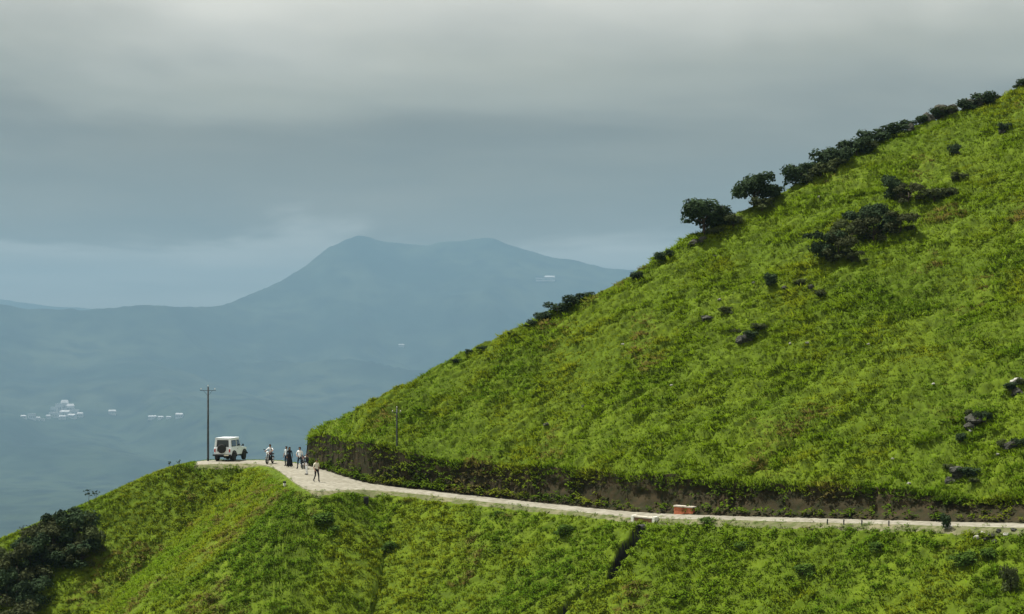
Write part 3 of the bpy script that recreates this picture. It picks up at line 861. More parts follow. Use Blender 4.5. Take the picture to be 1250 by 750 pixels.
    bm = bmesh.new(); prism_x(bm, [(-.1, .5), (.8, .5), (.8, .36), (-.1, .36)], -.2, .2); bobj('gearbox', bm, M['dark_metal'], J)
    return J
jl = on_road(280.5, 562.6)
make_jeep((jl.x - .1, jl.y + .9, jl.z - .02), R(-12)).scale = (1.04, 1.04, 1.04)

# ---------------------------------------------------------------- utility poles
def make_pole(loc, H, r0, r1, label, arm_rz, tilt=0.0, small=False):
    U = empty('utility_pole', loc, arm_rz, label, 'pole')
    U.rotation_euler = (0, tilt, arm_rz)
    bm = bmesh.new(); tube(bm, [(0, 0, -.5), (0, 0, 0), (0, 0, H * .5), (0, 0, H)], [r0, r0, (r0 + r1) / 2, r1], 12); bobj('pole', bm, M['wood_pole'], U, True)
    w = .34 if small else .66
    z = H - .32
    bm = bmesh.new(); box(bm, -w, w, -r1 - .07, -r1 - .005, z - .02, z + .02, .005); arm = bobj('crossarm', bm, M['wood_pole'], U)
    for s in (-1, 1):
        bm = bmesh.new(); tube(bm, [(s * w * .55, -r1 - .03, z - .03), (s * .02, -r1 - .03, z - .45)], .012, 6); bobj('brace', bm, M['dark_metal'], U)
    for x in (-w * .88, 0, w * .88):
        bm = bmesh.new()
        zz = (z + .04) if x else H
        yy = -r1 - .04 if x else 0
        tube(bm, [(x, yy, zz), (x, yy, zz + .05), (x, yy, zz + .06), (x, yy, zz + .09), (x, yy, zz + .10), (x, yy, zz + .13), (x, yy, zz + .15)], [.012, .012, .04, .045, .028, .035, .012], 10)
        bobj('insulator', bm, M['porcelain'], arm if x else U, True)
    return U
p1 = on_road(254, 563)
make_pole((p1.x, p1.y, p1.z), 6.35, .095, .07, 'tall grey utility pole with thin crossarm beside the white jeep', R(6))
p2 = locate(484.5, 549)
p2 = ground(484.5, float(Yb(484.5)) + .35)
make_pole((p2.x, p2.y, p2.z), 2.75, .07, .055, 'short dark pole on the grass at the top of the cut bank', R(-10), small=True)

# ---------------------------------------------------------------- culvert parapets, guard stones, posts
def make_parapet(loc, rz, L, H, name, label, face, cap, ends, thick=.32):
    W = empty(name, loc, rz, label, 'parapet')
    bm = bmesh.new(); box(bm, -L / 2, L / 2, -thick / 2, thick / 2, -.7, H - .09, .015)
    for v in bm.verts: v.co.x += random.uniform(-.006, .006)
    bobj('wall', bm, face, W)
    bm = bmesh.new(); box(bm, -L / 2 - .03, L / 2 + .03, -thick / 2 - .04, thick / 2 + .04, H - .088, H, .015); bobj('coping', bm, cap, W)
    for s in ((-1, 1) if ends else ()):
        bm = bmesh.new(); x = s * (L / 2 + .02 + .11)
        box(bm, x - .11, x + .11, -thick / 2 - .05, thick / 2 + .05, -.7, H + .04, .02); bobj('end_post', bm, ends if not isinstance(ends, tuple) else ends[0 if s < 0 else 1], W)
    return W
ra = math.atan2(float(Yn(820) - Yn(750)), float(WX(820, Yn(820)) - WX(750, Yn(750))))
a = ground(787, float(Yn(787)) - .5)
a.z = float(zr_at(787))
make_parapet((a.x, a.y, a.z - .02), ra, 1.30, .16, 'culvert_parapet', 'low brown culvert parapet with whitewashed end posts above the dark gully', M['brown_plaster'], M['concrete'], M['whitewash'])
a = ground(836, float(Yf(836)) + .25)
make_parapet((a.x, a.y, a.z - .05), ra, 1.40, .44, 'culvert_parapet', 'orange red culvert parapet with pale top, against the cut bank', M['brick_red'], M['concrete'], None)
# culvert mouth
a = locate(783, 649)
cv = empty('culvert_pipe', (a.x, a.y, a.z), ra, 'round dark culvert pipe mouth below the brown parapet', 'culvert')
bm = bmesh.new()
n = 18
ro, ri = .24, .19
for (y0_, y1_) in ((-.25, .5),):
    rings = []
    for (r_, y_) in ((ro, y1_), (ro, y0_), (ri, y0_), (ri, y1_)):
        rings.append([bm.verts.new((r_ * math.cos(2 * math.pi * k / n), y_, -.02 + r_ * math.sin(2 * math.pi * k / n))) for k in range(n)])
    for r0_, r1_ in zip(rings[:-1], rings[1:]):
        for k in range(n): bm.faces.new((r0_[k], r0_[(k + 1) % n], r1_[(k + 1) % n], r1_[k]))
    bm.faces.new(rings[3])
bobj('pipe', bm, M['wetrock_holeshade'], cv, True)  # pipe coloured near black so its mouth reads as a shaded hole
bm = bmesh.new(); bmesh.ops.create_circle(bm, cap_ends=True, radius=ri - .005, segments=n, matrix=Matrix.Translation((0, .1, -.02)) @ Matrix.Rotation(R(90), 4, 'X')); bobj('mouth_shade_disc', bm, M['wetrock_holeshade'], cv)  # dark disc across the bore, standing in for the shade inside

def guard_stone(loc, h, label, body, top, group=None, rz=0.0):
    G = empty('guard_stone', loc, rz, label, 'guard stone', group)
    w = h * .26
    bm = bmesh.new(); box(bm, -w, w, -w * .6, w * .6, -.25, h * .62, .012); bobj('shaft', bm, body, G)
    bm = bmesh.new(); 
    prism_x(bm, [(-w * .6, h * .622), (w * .6, h * .622), (w * .6, h * .88), (w * .3, h), (-w * .3, h), (-w * .6, h * .88)], -w, w)
    bobj('top', bm, top, G)
    return G
g = on_road(447.5, 601); guard_stone((g.x, g.y - .3, g.z - .1), .58, 'black guard stone alone at the road edge where the pale road narrows', M['black_paint'], M['black_paint'], rz=.4)
g = locate(347.5, 594); guard_stone((g.x, g.y, g.z), .36, 'black topped white guard stone in the grass below the turnout', M['whitewash'], M['black_paint'], rz=.5)
g = on_road(370.3, 572.5); guard_stone((g.x, g.y, g.z), .42, 'small whitewashed guard stone standing among the people', M['whitewash'], M['whitewash'], rz=.5)
for q in (1010, 1052, 1085, 1030):
    g = ground(q, float(Yn(q)) - .35)
    P_ = empty('edge_post', (g.x, g.y, g.z), 0, 'short dark wooden post at the outer edge of the road', 'post', 'dark posts along the road edge')
    bm = bmesh.new(); tube(bm, [(0, 0, -.2), (0, 0, .27), (.01, 0, .30)], [.04, .035, .02], 7); bobj('shaft', bm, M['wood_pole'], P_)
    bm = bmesh.new(); tube(bm, [(.006, 0, .20), (.006, 0, .24)], [.042, .042], 7); bobj('band', bm, M['black_paint'], P_)

# ---------------------------------------------------------------- rocks
def rock_mesh(name, seed, mats, sub=3, sharp=.35):
    r = random.Random(seed)
    bm = bmesh.new(); bmesh.ops.create_icosphere(bm, subdivisions=sub, radius=1.0)
    planes = [(Vector((r.gauss(0, 1), r.gauss(0, 1), r.gauss(0, 1))).normalized(), r.uniform(.55, .9)) for _ in range(11)]
    for v in bm.verts:
        for n_, d_ in planes:
            k = v.co.dot(n_) - d_
            if k > 0: v.co -= n_ * k * .92
        c = v.co
        f = fbm(np.array([c.x * 2.2 + seed * 3.1]), np.array([c.y * 2.2 + c.z * 1.7]), seed, 3)[0] - .5
        v.co *= 1 + sharp * f
    me = bpy.data.meshes.new(name); bm.to_mesh(me); bm.free()
    me.materials.append(mats)
    return me
rocks = [rock_mesh('rock', 40 + i, M['rock'], 3, .75) for i in range(5)]
procks = [rock_mesh('rock', 60 + i, M['palerock'], 2) for i in range(3)]
def rock(px, py, wpx, hpx, label, group=None, pale=False, k=0, sink=.35, name='boulder', loc=None):
    v = loc or locate(px, py + hpx * .45)
    s = v.y / F
    o = link(name, (procks if pale else rocks)[k % (3 if pale else 5)])
    o.location = (v.x, v.y + wpx * s * .2, v.z + hpx * s * (.5 - sink))
    o.scale = (wpx * s * .55, wpx * s * .5, hpx * s * .6)
    o.rotation_euler = (random.uniform(-.2, .2), random.uniform(-.2, .2), random.uniform(0, 6.28))
    tag(o, label, 'rock', group)
    return o
G_OUT = 'weathered grey boulders in the grass of the hill'
L_OUT = 'weathered dark grey boulder half buried in the grassy hill'
for i, (a, b, w, h) in enumerate([(1192, 512, 26, 18), (1184, 518, 18, 12), (1201, 506, 14, 12), (1172, 578, 30, 16), (1160, 584, 18, 12), (1183, 573, 14, 10),
                                  (1236, 541, 30, 12), (1242, 476, 22, 14), (910, 410, 20, 13), (903, 414, 14, 9), (862, 386, 20, 9), (990, 350, 14, 8), (1225, 157, 12, 10),
                                  (1168, 184, 12, 10), (712, 495, 8, 5), (667, 517, 8, 5), (958, 350, 10, 6)]):
    lab = ('dark boulder on the steep grass just above the bank near its far right end' if b > 480 and a > 1100 else
           'dark boulder on the upper hill above the shrub thicket' if b < 200 else
           'tiny dark rock in the open grass of the lower hill' if a < 750 else
           'dark boulder in the middle of the hill below the shrub thicket' if a < 1000 else 'dark boulder under the pale rock on the hill')
    rock(a, b, w * .9, h * .95, lab, G_OUT, k=i, sink=.48)
G_CR = 'rocks along the hill skyline'
for i, (a, b, w, h) in enumerate([(1132, 139, 22, 14), (1150, 133, 24, 18), (1165, 128, 18, 14), (1185, 120, 22, 14), (1205, 116, 24, 14), (846, 294, 18, 9), (858, 290, 14, 8), (1112, 152, 16, 10), (1215, 116, 16, 10)]):
    rock(a, b + 2, w, h, 'dark craggy rock breaking the skyline of the hill among the shrubs', G_CR, k=i + 2, sink=.25)
rock(1242, 464, 16, 9, 'pale rock lying on the hill above the dark boulder by the right end', None, True, 0)
rock(1157, 643, 12, 5, 'flat white stone lying at the road edge beside the small dark bush', None, True, 1)
G_ST = 'small pale stones scattered over the hill grass'
for i, (a, b) in enumerate([(1185, 527), (878, 366), (965, 419), (1090, 560), (1218, 556), (920, 345), (985, 420), (760, 420), (1140, 470), (820, 470), (1060, 420), (1000, 240), (872, 312), (1110, 590)]):
    rock(a, b, 5, 3, 'small pale stone in the grass of the hill', G_ST, True, i, .3, 'stone')
G_RB = 'rubble stones at the road edge'
for i, (a, b) in enumerate([(1200, 650), (1210, 654), (1219, 648), (1229, 652), (1205, 658), (1238, 646), (1192, 655), (1215, 660)]):
    rock(a, b, random.uniform(7, 12), random.uniform(4, 7), 'grey rubble stone tipped over the road edge', G_RB, i % 3 == 0, i, .3, 'stone')
G_GU = 'stones in the dark gully'
for i in range(14):
    ln = GUL[0] if i < 9 else GUL[1]
    t = random.uniform(.6, len(ln) - 1.05); q = int(t); f = t - q
    gx = ln[q][0] * (1 - f) + ln[q + 1][0] * f + random.uniform(-.3, .35); gy = ln[q][1] * (1 - f) + ln[q + 1][1] * f + random.uniform(-.15, .15)
    v = Vector((gx, gy, float(height(np.array([PX(gx, gy)]), np.array([gy]))[0])))
    rock(0, 0, random.uniform(5, 10), random.uniform(4, 6), 'dark stone lying in the drainage gully below the culvert', G_GU, False, i, .3, 'stone', v)

# ---------------------------------------------------------------- shrubs and trees
def crown_mesh(name, seed, lobes, nleaf, leaf, material):
    """many small leaf faces spread through a few uneven lobes; unit size about 1"""
    r = np.random.default_rng(seed)
    V = []; T = []; N = []
    vol = np.array([l[3] ** 2 for l in lobes]); vol /= vol.sum()
    for i in range(nleaf):
        l = lobes[r.choice(len(lobes), p=vol)]
        d = r.normal(0, 1, 3); d /= np.linalg.norm(d)
        d[2] = d[2] if d[2] > -.55 else -d[2] * .5
        rad = l[3] * (r.uniform(.35, 1.0) ** .45) * (1 + .22 * math.sin(5 * d[0] + seed) * math.sin(4 * d[1] + 2 * d[2]))
        c = np.array(l[:3]) + d * rad * np.array([1, 1, .82])
        n = d + r.normal(0, .55, 3); n[2] += .35; n /= np.linalg.norm(n)
        u = np.cross(n, r.normal(0, 1, 3)); u /= np.linalg.norm(u); w = np.cross(n, u)
        L = leaf * r.uniform(.6, 1.4)
        b = len(V)
        V += [c - u * L * .6, c + w * L * .32, c + u * L * .6 - n * L * .1, c - w * L * .32]
        T += [(b, b + 1, b + 2, b + 3)]
    me = npmesh(name, np.array(V), np.array(T), [material], False)
    return me
def trunk_mesh(name, seed, h, spread, r0, nb=5):
    r = random.Random(seed); bm = bmesh.new()
    tube(bm, [(0, 0, -.15), (.01, 0, h * .3), (.03, .01, h * .6), (.02, 0, h)], [r0 * 1.3, r0, r0 * .8, r0 * .45], 7)
    for k in range(nb):
        a = 2 * math.pi * k / nb + r.uniform(-.4, .4); z = h * r.uniform(.3, .75); L = spread * r.uniform(.6, 1)
        tube(bm, [(.015, 0, z), (math.cos(a) * L * .5, math.sin(a) * L * .5, z + L * .35), (math.cos(a) * L, math.sin(a) * L, z + L * .6)], [r0 * .6, r0 * .4, r0 * .15], 6)
    me = bpy.data.meshes.new(name); bm.to_mesh(me); bm.free(); me.materials.append(M['bark']); me.shade_smooth()
    return me
def lobes_for(seed, tree, ragged=False):
    r = random.Random(seed); out = []
    if ragged:
        for k in range(12):
            a = r.uniform(0, 6.28); q = r.uniform(.08, .46)
            out.append((q * math.cos(a), q * math.sin(a), r.uniform(.08, .72 - .5 * q), r.uniform(.09, .19)))
        return out
    for k in range(7 if tree else 6):
        a = r.uniform(0, 6.28); q = r.uniform(.12, .36)
        z = r.uniform(.26, .72) if tree else r.uniform(.12, .55)
        out.append((q * math.cos(a), q * math.sin(a), z, r.uniform(.15, .27)))
    out.append((0, 0, .50 if tree else .35, .34))
    return out
SH = {}
for kind, mname, nleaf in (('dark', 'leaf_dark', 1000), ('mid', 'leaf_mid', 800), ('dry', 'leaf_dry', 800), ('olive', 'leaf_olive', 800)):
    SH[kind] = [(crown_mesh('crown', 100 + 10 * i + len(kind), lobes_for(7 * i + len(kind), False), nleaf, .085, M[mname]), trunk_mesh('trunk', i, .4, .3, .022)) for i in range(4)]
for kind, mname in (('dark', 'leaf_dark'), ('dry', 'leaf_dry'), ('olive', 'leaf_olive')):
    SH['big_' + kind] = [(crown_mesh('crown', 500 + 10 * i + len(kind), lobes_for(77 * i + len(kind), False, True), 2400, .05, M[mname]), trunk_mesh('trunk', 50 + i, .4, .3, .022)) for i in range(3)]
TR = [(crown_mesh('crown', 300 + i, lobes_for(300 + i, True), 3200, .06, M['leaf_dark']), trunk_mesh('trunk', 30 + i, .55, .34, .030, 7)) for i in range(2)]
def shrub(px, py, wpx, hpx, kind, label, group=None, tree=None, cat='shrub', name='shrub', loc=None, sink=.08):
    """px, py: the middle of the foot; width and height as they show"""
    v = loc or locate(px, py)
    s = v.y / F
    S_ = empty(name, (v.x, v.y, v.z - sink * hpx * s), random.uniform(0, 6.28), label, cat, group)
    i = random.randrange(3)
    cm, tm = TR[tree] if tree is not None else SH[kind][i]
    c = link('crown', cm, S_); t = link('trunk', tm, S_)
    k = 1.25 if tree is None else 1.1
    S_.scale = (wpx * s * k, wpx * s * k, max(hpx, .6 * wpx) * s * 1.3)
    return S_
G_SK = 'dark evergreen shrubs along the skyline of the hill'
L_SK = 'dark evergreen shrub standing on the skyline of the hill'
shrub(860, 285, 62, 46, 'dark', 'round dark tree with the lower stand of the two on the skyline', None, 0, 'tree', 'tree')
shrub(921, 250, 50, 42, 'dark', 'dark domed tree higher up the skyline of the two single trees', None, 1, 'tree', 'tree')
for (a, b, w, h) in [(884, 270, 28, 20), (942, 244, 26, 20), (972, 220, 30, 26), (990, 212, 26, 22), (1010, 204, 34, 28), (1030, 198, 24, 22), (1046, 190, 32, 24), (1063, 176, 30, 20),
                     (1078, 168, 22, 14), (1092, 160, 26, 12), (1108, 155, 20, 12), (1124, 148, 16, 12), (1148, 140, 22, 14), (1178, 126, 30, 18), (1200, 124, 34, 24), (1247, 106, 20, 18),
                     (806, 320, 16, 12), (818, 312, 12, 8), (648, 396, 14, 10), (662, 389, 22, 12), (680, 380, 26, 12), (700, 370, 24, 11), (716, 362, 18, 9), (778, 340, 18, 8), (624, 407, 8, 6), (590, 425, 12, 5), (572, 432, 8, 6), (556, 440, 10, 5)]:
    lab = ('low dark shrub on the long skyline between the lower tree and the cut bank' if a < 740 else
           'small dark shrub on the skyline just below the lower single tree' if a < 830 else
           'dark shrub filling the gap beside the single domed skyline trees' if a < 950 else
           'dark evergreen shrub in the dense row above the domed tree on the skyline' if a < 1085 else
           'small dark shrub among the craggy rocks at the top of the skyline' if a < 1240 else
           'last dark shrub at the top end of the skyline, past the crags')
    shrub(a, b + (3 if a < 740 else 1), w * (1.1 if a < 1160 else .9), h * (1.25 if a < 1160 else .85), 'dark', lab, G_SK if a < 1240 else None, sink=.15)
for (a, b, w, h) in [(1002, 216, 34, 20), (985, 224, 22, 14), (1022, 206, 26, 16), (930, 258, 30, 14), (895, 276, 34, 14), (1060, 184, 24, 14), (872, 288, 22, 12), (1158, 138, 24, 12)]:
    shrub(a, b, w, h, 'olive', 'olive brown shrub growing just below the dark skyline shrubs', 'olive shrubs below the skyline')
G_TH = 'shrubs of the thicket in the middle of the hill'
for (a, b, w, h, k) in [(1008, 312, 34, 34, 'dark'), (1022, 314, 32, 28, 'dry'), (1032, 300, 30, 26, 'olive'), (1052, 282, 34, 30, 'dark'), (1066, 290, 34, 28, 'dry'), (1082, 280, 36, 30, 'dark'),
                        (1098, 280, 32, 22, 'dry'), (1092, 242, 26, 28, 'dark'), (1108, 244, 30, 20, 'dry'), (1040, 316, 22, 12, 'olive')]:
    shrub(a, b + 4, w * 1.35, h * 1.45, 'big_' + k, {'dark': 'dark green shrub in the thicket in the middle of the hill', 'dry': 'dull brownish shrub in the thicket in the middle of the hill', 'olive': 'paler olive shrub at the edge of the thicket in the middle of the hill'}[k], G_TH)
G_SC = 'single low shrubs scattered over the hill'
for (a, b, w, h, k) in [(1140, 246, 34, 14, 'olive'), (1158, 240, 26, 12, 'olive'), (941, 350, 18, 20, 'dark'), (975, 350, 20, 10, 'olive'), (885, 384, 20, 8, 'olive'), (928, 404, 20, 8, 'olive'), (1165, 190, 16, 18, 'dark'), (1226, 162, 14, 14, 'dark'),
                        (1170, 222, 22, 14, 'olive'), (1172, 542, 14, 14, 'dark'), (1222, 548, 12, 14, 'olive'), (1245, 548, 16, 12, 'dark'), (1205, 512, 12, 10, 'dark'), (1000, 362, 18, 8, 'olive'), (1190, 590, 14, 8, 'olive'), (1182, 582, 24, 14, 'dark'), (1160, 574, 16, 10, 'olive'), (1198, 518, 18, 14, 'dark'), (1182, 508, 12, 10, 'olive'), (1232, 478, 18, 12, 'dark'), (1246, 470, 12, 12, 'olive'), (916, 414, 18, 12, 'dark'), (900, 408, 14, 9, 'olive')]:
    shrub(a, b, w, h, k, {'dark': 'single dark low shrub on the open grass of the hill', 'olive': 'single olive low shrub on the open grass of the hill'}[k], G_SC)
G_LF = 'bushes of the dark clump on the left spur'
for (a, b, w, h, k) in [(90, 668, 48, 60, 'dark'), (66, 676, 44, 44, 'dry'), (106, 672, 30, 46, 'olive'), (36, 690, 40, 46, 'dark'), (22, 720, 46, 60, 'dry'), (52, 694, 36, 34, 'dark'), (10, 740, 44, 60, 'dark'),
                        (38, 745, 40, 50, 'dark'), (78, 694, 44, 34, 'dark'), (100, 690, 32, 30, 'dry'), (4, 700, 30, 40, 'olive'), (24, 770, 50, 46, 'dry'), (88, 636, 22, 22, 'dark'), (62, 652, 34, 30, 'olive')]:
    shrub(a, b, w * 1.25, h * 1.1, 'big_' + k, {'dark': 'dark green bush in the clump on the left spur', 'dry': 'dull brownish bush in the clump on the left spur', 'olive': 'paler olive bush in the clump on the left spur'}[k], G_LF)
shrub(1155, 646, 14, 24, 'dark', 'small dark bush at the road edge beside the flat white stone')
shrub(1234, 722, 22, 40, 'olive', 'tall olive bush low on the slope below the rubble stones')
G_LS = 'leafy green bushes on the slope below the road'
for (a, b, w, h) in [(394, 640, 30, 18), (476, 672, 22, 14), (408, 650, 18, 11), (1180, 690, 34, 16), (980, 702, 26, 11), (610, 632, 14, 10), (905, 672, 20, 10), (690, 652, 24, 11),
                     (862, 640, 18, 8), (268, 622, 12, 8), (1068, 672, 20, 9), (1206, 680, 22, 10)]:
    lab = ('low leafy green bush on the slope under the jeep and turnout' if a < 360 else
           'low leafy green bush on the slope between the black guard stone and the gully' if a < 760 else
           'low leafy green bush on the slope between the gully and the edge posts' if a < 1000 else
           'low leafy green bush on the slope under the edge posts and rubble stones')
    shrub(a, b, w, h, 'mid', lab, G_LS)
# saplings on the left rim
def sapling(px, py, hpx, label, seed, group=None):
    v = locate(px, py); s = v.y / F; H = hpx * s
    S_ = empty('sapling', (v.x, v.y, v.z), 0, label, 'sapling', group)
    r = random.Random(seed)
    bm = bmesh.new(); tube(bm, [(0, 0, -.1), (.03, 0, H * .5), (.10, 0, H)], [.02, .015, .006], 6)
    tips = [(.10, 0, H)]
    for k in range(4):
        a = r.uniform(0, 6.28); z = H * r.uniform(.35, .8); e = (math.cos(a) * H * .35, math.sin(a) * H * .35, z + H * .25)
        tube(bm, [(.03, 0, z), e], [.01, .004], 5); tips.append(e)
    bobj('stem', bm, M['bark'], S_)
    lob = [(t[0] * q, t[1] * q, t[2] * (.45 + .55 * q), H * .09) for t in tips for q in (.55, 1)]
    link('leaves', crown_mesh('leaves', seed, lob, 90, H * .11, M['leaf_dark']), S_)
sapling(108, 616, 17, 'thin dark sapling standing up from the left spur above the bush clump', 5)
sapling(117, 612, 12, 'small dark sapling at the side of the thin one above the bush clump', 6)
for i, (a, b, h) in enumerate([(206, 572, 8), (218, 571, 9), (210, 575, 6), (27, 650, 8)]):
    sapling(a, b, h, 'tiny dark sapling on the bare rim of the left spur', 20 + i, 'tiny saplings on the rim')

# ---------------------------------------------------------------- people
def person(loc, rz, label, colors, pose='stand', H=1.7, dress=False, hairlong=False, name='person'):
    """body grown over a skeleton as one skin; front is +Y"""
    k = H / 1.7
    P_ = empty(name, loc, rz, label, 'person')
    J = {'pelvis': (0, 0, .95), 'spine': (0, .01, 1.12), 'chest': (0, .0, 1.30), 'neck': (0, -.01, 1.46), 'hb': (0, .0, 1.53), 'head': (0, .02, 1.60), 'top': (0, .015, 1.66), 'nose': (0, .105, 1.585)}
    sides = {}
    for s, n_ in ((-1, 'l'), (1, 'r')):
        d = {'sho': (s * .17, -.01, 1.40), 'elb': (s * .23, -.03, 1.13), 'wri': (s * .24, .05, .89), 'pal': (s * .24, .08, .83),
             'hip': (s * .09, 0, .90), 'kne': (s * .10, .03, .50), 'ank': (s * .10, -.02, .09), 'toe': (s * .12, .15, .035), 'heel': (s * .10, -.06, .04)}
        sides[n_] = d
    if pose == 'walk':
        sides['l'].update(kne=(-.09, .18, .52), ank=(-.09, .22, .10), toe=(-.10, .38, .05), heel=(-.09, .18, .05))
        sides['r'].update(kne=(.10, .02, .50), ank=(.10, -.26, .14), toe=(.11, -.12, .035), heel=(.1, -.30, .10))
        sides['l'].update(elb=(-.25, -.10, 1.14), wri=(-.25, -.12, .90), pal=(-.25, -.11, .83)); sides['r'].update(elb=(.25, .02, 1.13), wri=(.24, .18, .93), pal=(.235, .22, .88))
    if pose == 'apart':
        for s, n_ in ((-1, 'l'), (1, 'r')):
            sides[n_].update(kne=(s * .15, .03, .50), ank=(s * .19, -.02, .09), toe=(s * .23, .14, .035), heel=(s * .19, -.06, .04))
        sides['r'].update(elb=(.30, -.08, 1.17), wri=(.20, .10, 1.02), pal=(.16, .14, 1.0))
    if pose == 'ride':
        for s, n_ in ((-1, 'l'), (1, 'r')):
            sides[n_].update(hip=(s * .10, .02, .84), kne=(s * .21, .36, .74), ank=(s * .21, .26, .32), toe=(s * .23, .42, .27), heel=(s * .21, .22, .27),
                             sho=(s * .17, .10, 1.32), elb=(s * .30, .26, 1.13), wri=(s * .30, .50, 1.06), pal=(s * .30, .57, 1.06))
        J.update(pelvis=(0, 0, .86), spine=(0, .02, 1.03), chest=(0, .08, 1.22), neck=(0, .11, 1.38), hb=(0, .13, 1.45), head=(0, .15, 1.52), top=(0, .145, 1.58), nose=(0, .235, 1.505))
    names = []; V = []; rad = []; E = []; reg = []
    def add(n_, p, r_, par, region):
        names.append(n_); V.append(Vector(p) * k); rad.append(r_ * k)
        if par is not None: E.append((names.index(par), len(names) - 1)); reg.append(region)
    add('pelvis', J['pelvis'], .125, None, None)
    add('spine', J['spine'], .115, 'pelvis', 'top'); add('chest', J['chest'], .135, 'spine', 'top'); add('neck', J['neck'], .058, 'chest', 'top')
    add('hb', J['hb'], .065, 'neck', 'skin'); add('head', J['head'], .088, 'hb', 'skin'); add('crown', J['top'], .075, 'head', 'skin'); add('nose', J['nose'], .016, 'head', 'skin')
    for n_ in 'lr':
        s = -1 if n_ == 'l' else 1
        d = sides[n_]
        add('sho' + n_, d['sho'], .060, 'chest', 'top'); add('elb' + n_, d['elb'], .044, 'sho' + n_, 'top'); add('wri' + n_, d['wri'], .028, 'elb' + n_, 'skin' if colors.get('short') else 'top')
        add('pal' + n_, d['pal'], .032, 'wri' + n_, 'skin')
        fw = (Vector(d['pal']) - Vector(d['wri'])).normalized(); sd = Vector((0, 1, 0)) if abs(fw.y) < .8 else Vector((1, 0, 0))
        for q, (o_, L) in enumerate(((-.027, .062), (-.009, .074), (.009, .07), (.026, .056))):
            b0 = Vector(d['pal']) + fw * .025 + sd * o_
            add('f%d%s' % (q, n_), b0 + fw * L * .5, .0095, 'pal' + n_, 'skin'); add('g%d%s' % (q, n_), b0 + fw * L * .9 + Vector((-s * .018, 0, 0)), .008, 'f%d%s' % (q, n_), 'skin')
        add('th' + n_, Vector(d['pal']) + sd * .045 + fw * .01, .010, 'pal' + n_, 'skin'); add('tk' + n_, Vector(d['pal']) + sd * .06 + fw * .045, .008, 'th' + n_, 'skin')
        add('hip' + n_, d['hip'], .095, 'pelvis', 'bottom'); add('kne' + n_, d['kne'], .062, 'hip' + n_, 'bottom'); add('ank' + n_, d['ank'], .042, 'kne' + n_, 'bottom')
        add('heel' + n_, d['heel'], .036, 'ank' + n_, 'shoe'); add('toe' + n_, d['toe'], .034, 'ank' + n_, 'shoe')
    me = bpy.data.meshes.new('body'); me.from_pydata(V, E, [])
    ob = bpy.data.objects.new('body_tmp', me); COL.objects.link(ob)
    md = ob.modifiers.new('skin', 'SKIN'); md.use_smooth_shade = True
    if not me.skin_vertices: me.skin_vertices.new()
    for i, sv in enumerate(me.skin_vertices[0].data):
        sv.radius = (rad[i], rad[i]); sv.use_root = (i == 0)
        if names[i] in ('spine', 'chest', 'pelvis'): sv.radius = (rad[i] * 1.12, rad[i] * .78)
    sb = ob.modifiers.new('sub', 'SUBSURF'); sb.levels = 1; sb.render_levels = 1
    dg = bpy.context.evaluated_depsgraph_get()
    bme = bpy.data.meshes.new_from_object(ob.evaluated_get(dg)); bme.name = 'body'
    bpy.data.objects.remove(ob); bpy.data.meshes.remove(me)
    bme.materials.clear()
    order = ['skin', 'top', 'bottom', 'shoe']
    for m_ in order: bme.materials.append(colors[m_])
    seg_a = np.array([V[a_] for a_, _ in E]); seg_b = np.array([V[b_] for _, b_ in E])
    C_ = np.array([p.center for p in bme.polygons])
    best = np.full(len(C_), 1e9); bi = np.zeros(len(C_), int)
    for q in range(len(E)):
        v = seg_b[q] - seg_a[q]; t = np.clip(((C_ - seg_a[q]) @ v) / (v @ v + 1e-9), 0, 1)
        dd = np.linalg.norm(C_ - seg_a[q] - t[:, None] * v, axis=1)
        kx = dd < best; best[kx] = dd[kx]; bi[kx] = q
    mi = np.array([order.index(reg[q]) for q in bi])
    waist = (J['pelvis'][2] - .02) * k
    if pose != 'ride': mi[(C_[:, 2] < waist) & (mi == 1) & (np.abs(C_[:, 0]) < .17 * k)] = 2
    bme.polygons.foreach_set('material_index', mi.astype(np.int32)); bme.shade_smooth()
    body = link('body', bme, P_)
    # hair: a cap fitted to the back and crown of the head
    hc = Vector(J['head']) * k + Vector((0, -.012, .022)) * k
    bm = bmesh.new(); bmesh.ops.create_uvsphere(bm, u_segments=16, v_segments=10, radius=.105 * k)
    for v in bm.verts:
        v.co.z *= 1.08
        if v.co.y > .03 * k and v.co.z < .045 * k: v.co.y = .03 * k; v.co *= .8
        if hairlong and v.co.z < 0 and v.co.y < 0: v.co.z *= 3.2; v.co.y *= .9
        elif v.co.z < -.04 * k: v.co *= .82
    bmesh.ops.translate(bm, vec=hc, verts=bm.verts); bobj('hair', bm, M['hair'], P_, True)
    for s in (-1, 1):
        bm = bmesh.new(); bmesh.ops.create_uvsphere(bm, u_segments=8, v_segments=6, radius=.011 * k)
        bmesh.ops.translate(bm, vec=Vector(J['head']) * k + Vector((s * .034, .082, .0)) * k, verts=bm.verts); bobj('eye', bm, M['black_paint'], P_, True)
    if dress:
        bm = bmesh.new(); n = 20; rings = []
        for (z, r_) in ((1.02, .135), (.9, .17), (.6, .22), (.3, .26), (.08, .29)):
            rings.append([bm.verts.new(((r_ * (1 + .05 * math.sin(5 * t))) * math.cos(t) * k, (r_ * .8 * (1 + .05 * math.sin(5 * t))) * math.sin(t) * k, z * k)) for t in [2 * math.pi * q / n for q in range(n)]])
        for a_, b_ in zip(rings[:-1], rings[1:]):
            for q in range(n): bm.faces.new((a_[q], a_[(q + 1) % n], b_[(q + 1) % n], b_[q]))
        bm.faces.new(rings[0]); bm.faces.new(rings[-1][::-1])
        bobj('skirt', bm, colors['bottom'], P_, True)
    return P_
